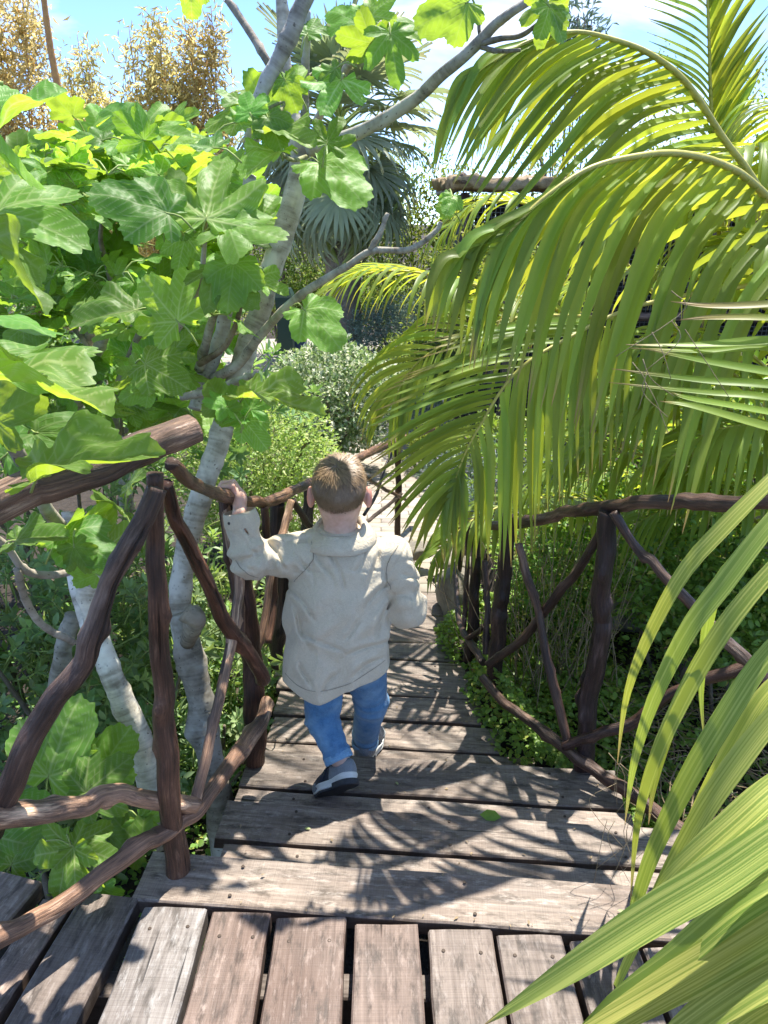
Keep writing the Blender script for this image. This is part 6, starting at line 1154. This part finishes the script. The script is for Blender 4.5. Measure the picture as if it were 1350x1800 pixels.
# cuff band on the left sleeve, button
ax = unit(wrL - elL); s0 = unit(np.cross(ax, [0, 1, 0])); s1 = np.cross(ax, s0); VV = []; n = 40; a = np.linspace(0, 2 * np.pi, n, endpoint=False); cb = wrL - ax * .034
for o, r in ((-.006, .046), (.0, .0475), (.030, .0455), (.036, .044), (.037, .041), (.02, .0395)): VV.append(cb + ax * o + (s0 * (r * (1 + .04 * np.sin(a * 2 + 1)))[:, None] * np.cos(a)[:, None] + s1 * (r * (1 + .05 * np.sin(a * 3)))[:, None] * np.sin(a)[:, None]))
i = np.arange(5)[:, None] * n; j = np.arange(n)[None]; F = np.stack([i + j, i + n + j, i + n + (j + 1) % n, i + (j + 1) % n], -1).reshape(-1, 4); cf = mk('cuff', np.concatenate(VV), F[:, ::-1].copy(), M['jacket'], jk)
bp = W(403, 920, 1.965); V, F = surface_nets(lambda P: sd_ell(P, bp, (.005, .004, .005)), bp - .008, bp + .008, .0015); mk('button', V, F, M['button'], jk)
# jeans
def f_jeans(P):
    d = sd_ell(P, pel + [0, 0, .02], (.118, .095, .09))
    for a, b, c, r, s in ((hipL, knL, anL, (.070, .051, .040), 1), (hipR, knR, anR, (.071, .053, .042), 2)):
        q = smin(sd_cone(P, a, b, r[0], r[1]), sd_cone(P, b, c, r[1], r[2]), .025); axx = unit(c - b); u = (P - b) @ axx; L = np.linalg.norm(c - b)
        q = q + .0035 * np.sin(u * 150 + 2.5 * vnoise(P * 18, s)) * np.exp(-((u - L * .9) / .035) ** 2) + .003 * np.sin(u * 110 + 3 * vnoise(P * 14, s + 3)) * np.exp(-(u / .035) ** 2) + .0035 * vnoise(P * 20, s + 6)
        d = smin(d, smax(q, u - L - .006, .003), .02)
    return d
V, F = surface_nets(f_jeans, (-.42, 1.75, -.30), (.14, 2.38, .34), .0048); jn = mk('jeans', V, F, M['jeans'], boy)
for c, b, r in ((anL, knL, .043), (anR, knR, .0445)):
    ax = unit(c - b); s0 = unit(np.cross(ax, [0, 1, 0])); s1 = np.cross(ax, s0); VV = []; n = 36; a = np.linspace(0, 2 * np.pi, n, endpoint=False)
    for o, q in ((-.014, .97), (-.012, 1.03), (.004, 1.05), (.010, 1.03), (.010, .93), (-.004, .90)): VV.append(c + ax * o + r * q * (1 + .04 * np.sin(a * 3 + 1))[:, None] * (s0 * np.cos(a)[:, None] + s1 * np.sin(a)[:, None]))
    i = np.arange(5)[:, None] * n; j = np.arange(n)[None]; mk('hem', np.concatenate(VV), np.stack([i + j, i + (j + 1) % n, i + n + (j + 1) % n, i + n + j], -1).reshape(-1, 4), M['jeans_cuff'], jn)
# shoes, built toe along +X with the sole on z = 0
def f_outl(P): 
    p = P.copy(); p[..., 2] = 0; d = sd_cone(p, (-.055, 0, 0), (.02, .004, 0), .030, .034); return smin(d, sd_cone(p, (.02, .004, 0), (.062, .002, 0), .034, .029), .02)
def f_up(P):
    d = smin(sd_ell(P, (-.045, 0, .042), (.040, .031, .045)), sd_ell(P, (.035, .003, .024), (.060, .034, .030)), .03); d = smin(d, sd_cone(P, (-.03, 0, .062), (.03, .002, .040), .022, .020), .02)
    d = smax(d, P[..., 2] - .086 - .2 * P[..., 0], .006); d = smax(d, -sd_cone(P, (-.040, 0, .078), (-.036, 0, .13), .023, .03), .004); return smax(d, .008 - P[..., 2], .003) + .0012 * vnoise(P * 80, 3)
bx = ((-.1, -.05, -.005), (.1, .05, .11))
spring = lambda P: np.maximum(0, P[..., 0] - .045) ** 2 * 3.0
parts = {'upper': (f_up, 'shoe_dark'), 'heel_panel': (lambda P: smax(smax(f_up(P) - .002, P[..., 0] + .012 + .25 * (P[..., 2] - .03), .002), smax(P[..., 2] - .070, .026 - P[..., 2], .002), .003), 'shoe_grey'),
         'toe_panel': (lambda P: smax(smax(f_up(P) - .0015, .045 - P[..., 0], .002), P[..., 2] - .034, .002), 'shoe_grey'),
         'strap': (lambda P: smax(f_up(P) - .003, np.abs(P[..., 0] - .012 + .3 * (P[..., 2] - .05)) - .011, .002), 'shoe_dark'),
         'midsole': (lambda P: smax(f_outl(P) - .002 * np.sin(P[..., 2] * 300), np.abs(P[..., 2] - .0155 - spring(P) - .12 * np.maximum(0, -P[..., 0] - .03)) - .0105 - .05 * np.maximum(0, -P[..., 0] - .01), .004), 'shoe_white'),
         'outsole': (lambda P: smax(f_outl(P) + .001 + .002 * (np.sin(P[..., 0] * 420) > .6), np.abs(P[..., 2] - .002 - spring(P)) - .0042, .002), 'rubber'),
         'heel_tread': (lambda P: smax(smax(f_outl(P) - .0025, np.abs(P[..., 2] - .006) - .009, .003), P[..., 0] + .028, .003), 'rubber'),
         'sock': (lambda P: smax(sd_cone(P, (-.040, 0, .06), (-.038, 0, .105), .024, .026), P[..., 2] - .105, .003), 'sock'),
         'pull_tab': (lambda P: sd_ell(P, (-.078, 0, .088), (.004, .008, .014)), 'shoe_white')}
SM = {}
for k, (f, m) in parts.items():
    V, F = surface_nets(f, (-.105, -.055, -.02), (.11, .055, .12), .0028); SM[k] = mesh(k, V * 1.10, F, M[m])
def shoe(toe, heel, upv, side):
    x = unit(toe - heel); z = unit(np.asarray(upv) - x * np.dot(upv, x)); y = np.cross(z, x); o = heel + x * .085
    mw = Matrix(((x[0], y[0], z[0], o[0]), (x[1], y[1], z[1], o[1]), (x[2], y[2], z[2], o[2]), (0, 0, 0, 1)))
    u = obj('shoe', SM['upper'], boy, mw)
    for k in SM:
        if k != 'upper':
            q = obj(k, SM[k], u)
    return u
shoe(toeL - np.array([.0, 0, .012]), heelL, np.array([.25, .35, .9]), -1)
hR = anR + np.array([.0, -.012, -.065]); hR[2] = -.27; shoe(hR + np.array([.055, .15, 0]), hR - np.array([.012, .03, 0]), U3, 1)
# hair: short strands growing out of the whorl
rs = np.random.default_rng(21); whorl = unit(np.array([-.05, -.55, .80])); N_ = 30000
D = unit(rs.normal(size=(N_, 3))); 
t, Ln = hair_len(D); k = (t > 0) & (rs.random(N_) < np.interp(t, [0, .35], [.12, 1])); D, t, Ln = D[k], t[k], Ln[k]
SR = np.array([.071, .0895, .0865]); base = D * SR * np.array([1, 1, 1]) + np.array([0, -.005, .010]); nrm = unit(D / SR)
fl = D - whorl * np.sum(D * whorl, -1, keepdims=True); tw = np.cross(np.broadcast_to(whorl, D.shape), D); tg = unit(unit(fl) + .55 * unit(tw) * np.exp(-(np.linalg.norm(D - whorl, axis=1) / .5))[:, None] + rs.normal(0, .16, D.shape)); tg = unit(tg - nrm * np.sum(tg * nrm, -1, keepdims=True)); tg = unit(tg + .35 * np.array([0, 0, -1.0]) * sstep(.6, -.4, D[:, 2])[:, None]); tg = unit(tg - nrm * np.sum(tg * nrm, -1, keepdims=True))
clump = .5 + .5 * vnoise(D * 9, 4); Ln = Ln * rs.uniform(.75, 1.15, len(D)); bi = np.cross(nrm, tg); V = []; m = 4
lift = (.15 + .2 * clump * sstep(.2, .9, D[:, 2]) + .22 * (rs.random(len(D)) < .06) * sstep(.0, .7, D[:, 2]))[:, None]
for i in range(m):
    q = i / (m - 1); w = .0011 * (1 - q * .8); c = base + tg * (Ln[:, None] * q * .92) + nrm * (.0015 + Ln[:, None] * (lift * q - .16 * q * q) + .0025 * clump[:, None] * q)
    V += [c - bi * w, c + bi * w]
V = np.stack(V, 1).reshape(-1, 3) * HS @ RH + hc; s = (np.arange(len(D)) * 2 * m)[:, None]; F = np.concatenate([s + np.array([2 * i, 2 * i + 1, 2 * i + 3, 2 * i + 2]) for i in range(m - 1)])
c0 = np.array([.095, .058, .032]); c1 = np.array([.36, .235, .125]); mixk = np.clip(.25 + .5 * rs.random(len(D)) * sstep(-.3, .8, D[:, 2]) + .25 * clump, 0, 1)[:, None]; cc = c0 + (c1 - c0) * mixk; CC = np.repeat(cc[:, None], 2 * m, 1); CC = CC * np.repeat(np.linspace(.65, 1.25, m), 2)[None, :, None]
ha = mk('hair', V, F, M['hair'], boy, True, CC.reshape(-1, 3))
def f_cap(P):
    Q = (P - hc) @ RH.T / HS; dq = unit(Q - np.array([0, -.005, .010])).reshape(-1, 3); t, L = hair_len(dq); return smax(sd_ell(Q, (0, -.005, .010), SR + .0022), -(t.reshape(Q.shape[:-1]) - .14 - .05 * vnoise(dq * 9, 3).reshape(Q.shape[:-1])) * .07, .002)
V, F = surface_nets(f_cap, hc - .11, hc + .115, .0045); mk('scalp', V, F, M['hair'], ha, True, np.ones((len(V), 3)) * [.10, .06, .034])

# ------------------------------------------------------------------ a visitor far off behind the fig leaves
f0 = G(196, 642, -.955) + [-.15, 0, 0]; vis_ = empty('person', f0, 'visitor in dark top, blue jeans and white shoes half hidden behind the fig leaves', 'person')
z = lambda h: f0 + [0, 0, h]
def f_vis(P):
    d = sd_ell(P, z(1.60), (.075, .095, .115)); d = smin(d, sd_cone(P, z(1.38), z(1.55), .055, .055), .03); d = smin(d, sd_ell(P, z(1.22), (.19, .11, .22)), .06); d = smin(d, sd_ell(P, z(.95), (.16, .11, .14)), .06); d = smin(d, sd_cone(P, z(1.60) + [0, -.09, .0], z(1.58) + [0, -.115, -.02], .008, .014), .01)
    for s in (-1, 1):
        d = smin(d, smin(sd_cone(P, z(1.38) + [s * .17, 0, 0], z(1.12) + [s * .24, .02, 0], .052, .042), sd_cone(P, z(1.12) + [s * .24, .02, 0], z(.98) + [s * .20, -.18, .02], .042, .03), .03), .04)
        for k in range(4): d = smin(d, sd_cone(P, z(.98) + [s * .20 + (k - 1.5) * .02, -.18, .01], z(.97) + [s * .19 + (k - 1.5) * .022, -.27 + abs(k - 1.5) * .012, -.01], .013, .010), .01)
        d = smin(d, sd_cone(P, z(.98) + [s * .17, -.17, .02], z(1.0) + [s * .14, -.22, .03], .013, .01), .01)
        d = smin(d, smin(sd_cone(P, z(.92) + [s * .09, 0, 0], z(.48) + [s * .10, -.01, 0], .085, .058), sd_cone(P, z(.48) + [s * .10, -.01, 0], z(.08) + [s * .11, .02, 0], .058, .04), .03), .03)
    return d
V, F = surface_nets(f_vis, f0 + np.array([-.4, -.36, -.02]), f0 + np.array([.4, .3, 1.78]), .02); mk('body', V, F, M['skin'], vis_, True, np.ones((len(V), 3)))
M['dtop'] = m_cloth('dark_top', (.03, .03, .035), (.06, .06, .065), 20, 300); M['djeans'] = m_cloth('dark_denim', (.035, .06, .11), (.07, .10, .17), 20, 300)
V, F = surface_nets(lambda P: smax(f_vis(P) - .014, smax(.86 + f0[2] - P[..., 2], P[..., 2] - 1.46 - f0[2], .02) + 0 * P[..., 0] + np.where(P[..., 1] < f0[1] - .12, .05, 0), .01), f0 + np.array([-.42, -.38, .8]), f0 + np.array([.42, .3, 1.52]), .02); mk('shirt', V, F, M['dtop'], vis_)
V, F = surface_nets(lambda P: smax(f_vis(P) - .018, smax(P[..., 2] - .93 - f0[2], .07 + f0[2] - P[..., 2], .01) + np.where(P[..., 1] < f0[1] - .13, .05, 0), .01), f0 + np.array([-.42, -.36, .0]), f0 + np.array([.42, .3, 1.0]), .02); mk('trousers', V, F, M['djeans'], vis_)
V, F = surface_nets(lambda P: smax(sd_ell(P, z(1.645) + [0, .012, 0], (.085, .10, .10)), -(P[..., 1] - f0[1] + .035 + (P[..., 2] - f0[2] - 1.7) * .8), .01), f0 + np.array([-.15, -.15, 1.5]), f0 + np.array([.15, .16, 1.8]), .015); mk('hair', V, F, M['hair'], vis_, True, np.ones((len(V), 3)) * [.05, .035, .02])
for s in (-1, 1):
    c = z(.04) + np.array([s * .11 + s * .03, -.06, 0]); V, F = surface_nets(lambda P: smax(smin(sd_ell(P, c + [0, .05, .02], (.05, .08, .055)), sd_ell(P, c + [s * .05, -.06, 0], (.055, .09, .04)), .05), c[2] - .04 - P[..., 2], .005), c - .2, c + .2, .015); mk('shoe', V, F, M['shoe_white'], vis_)
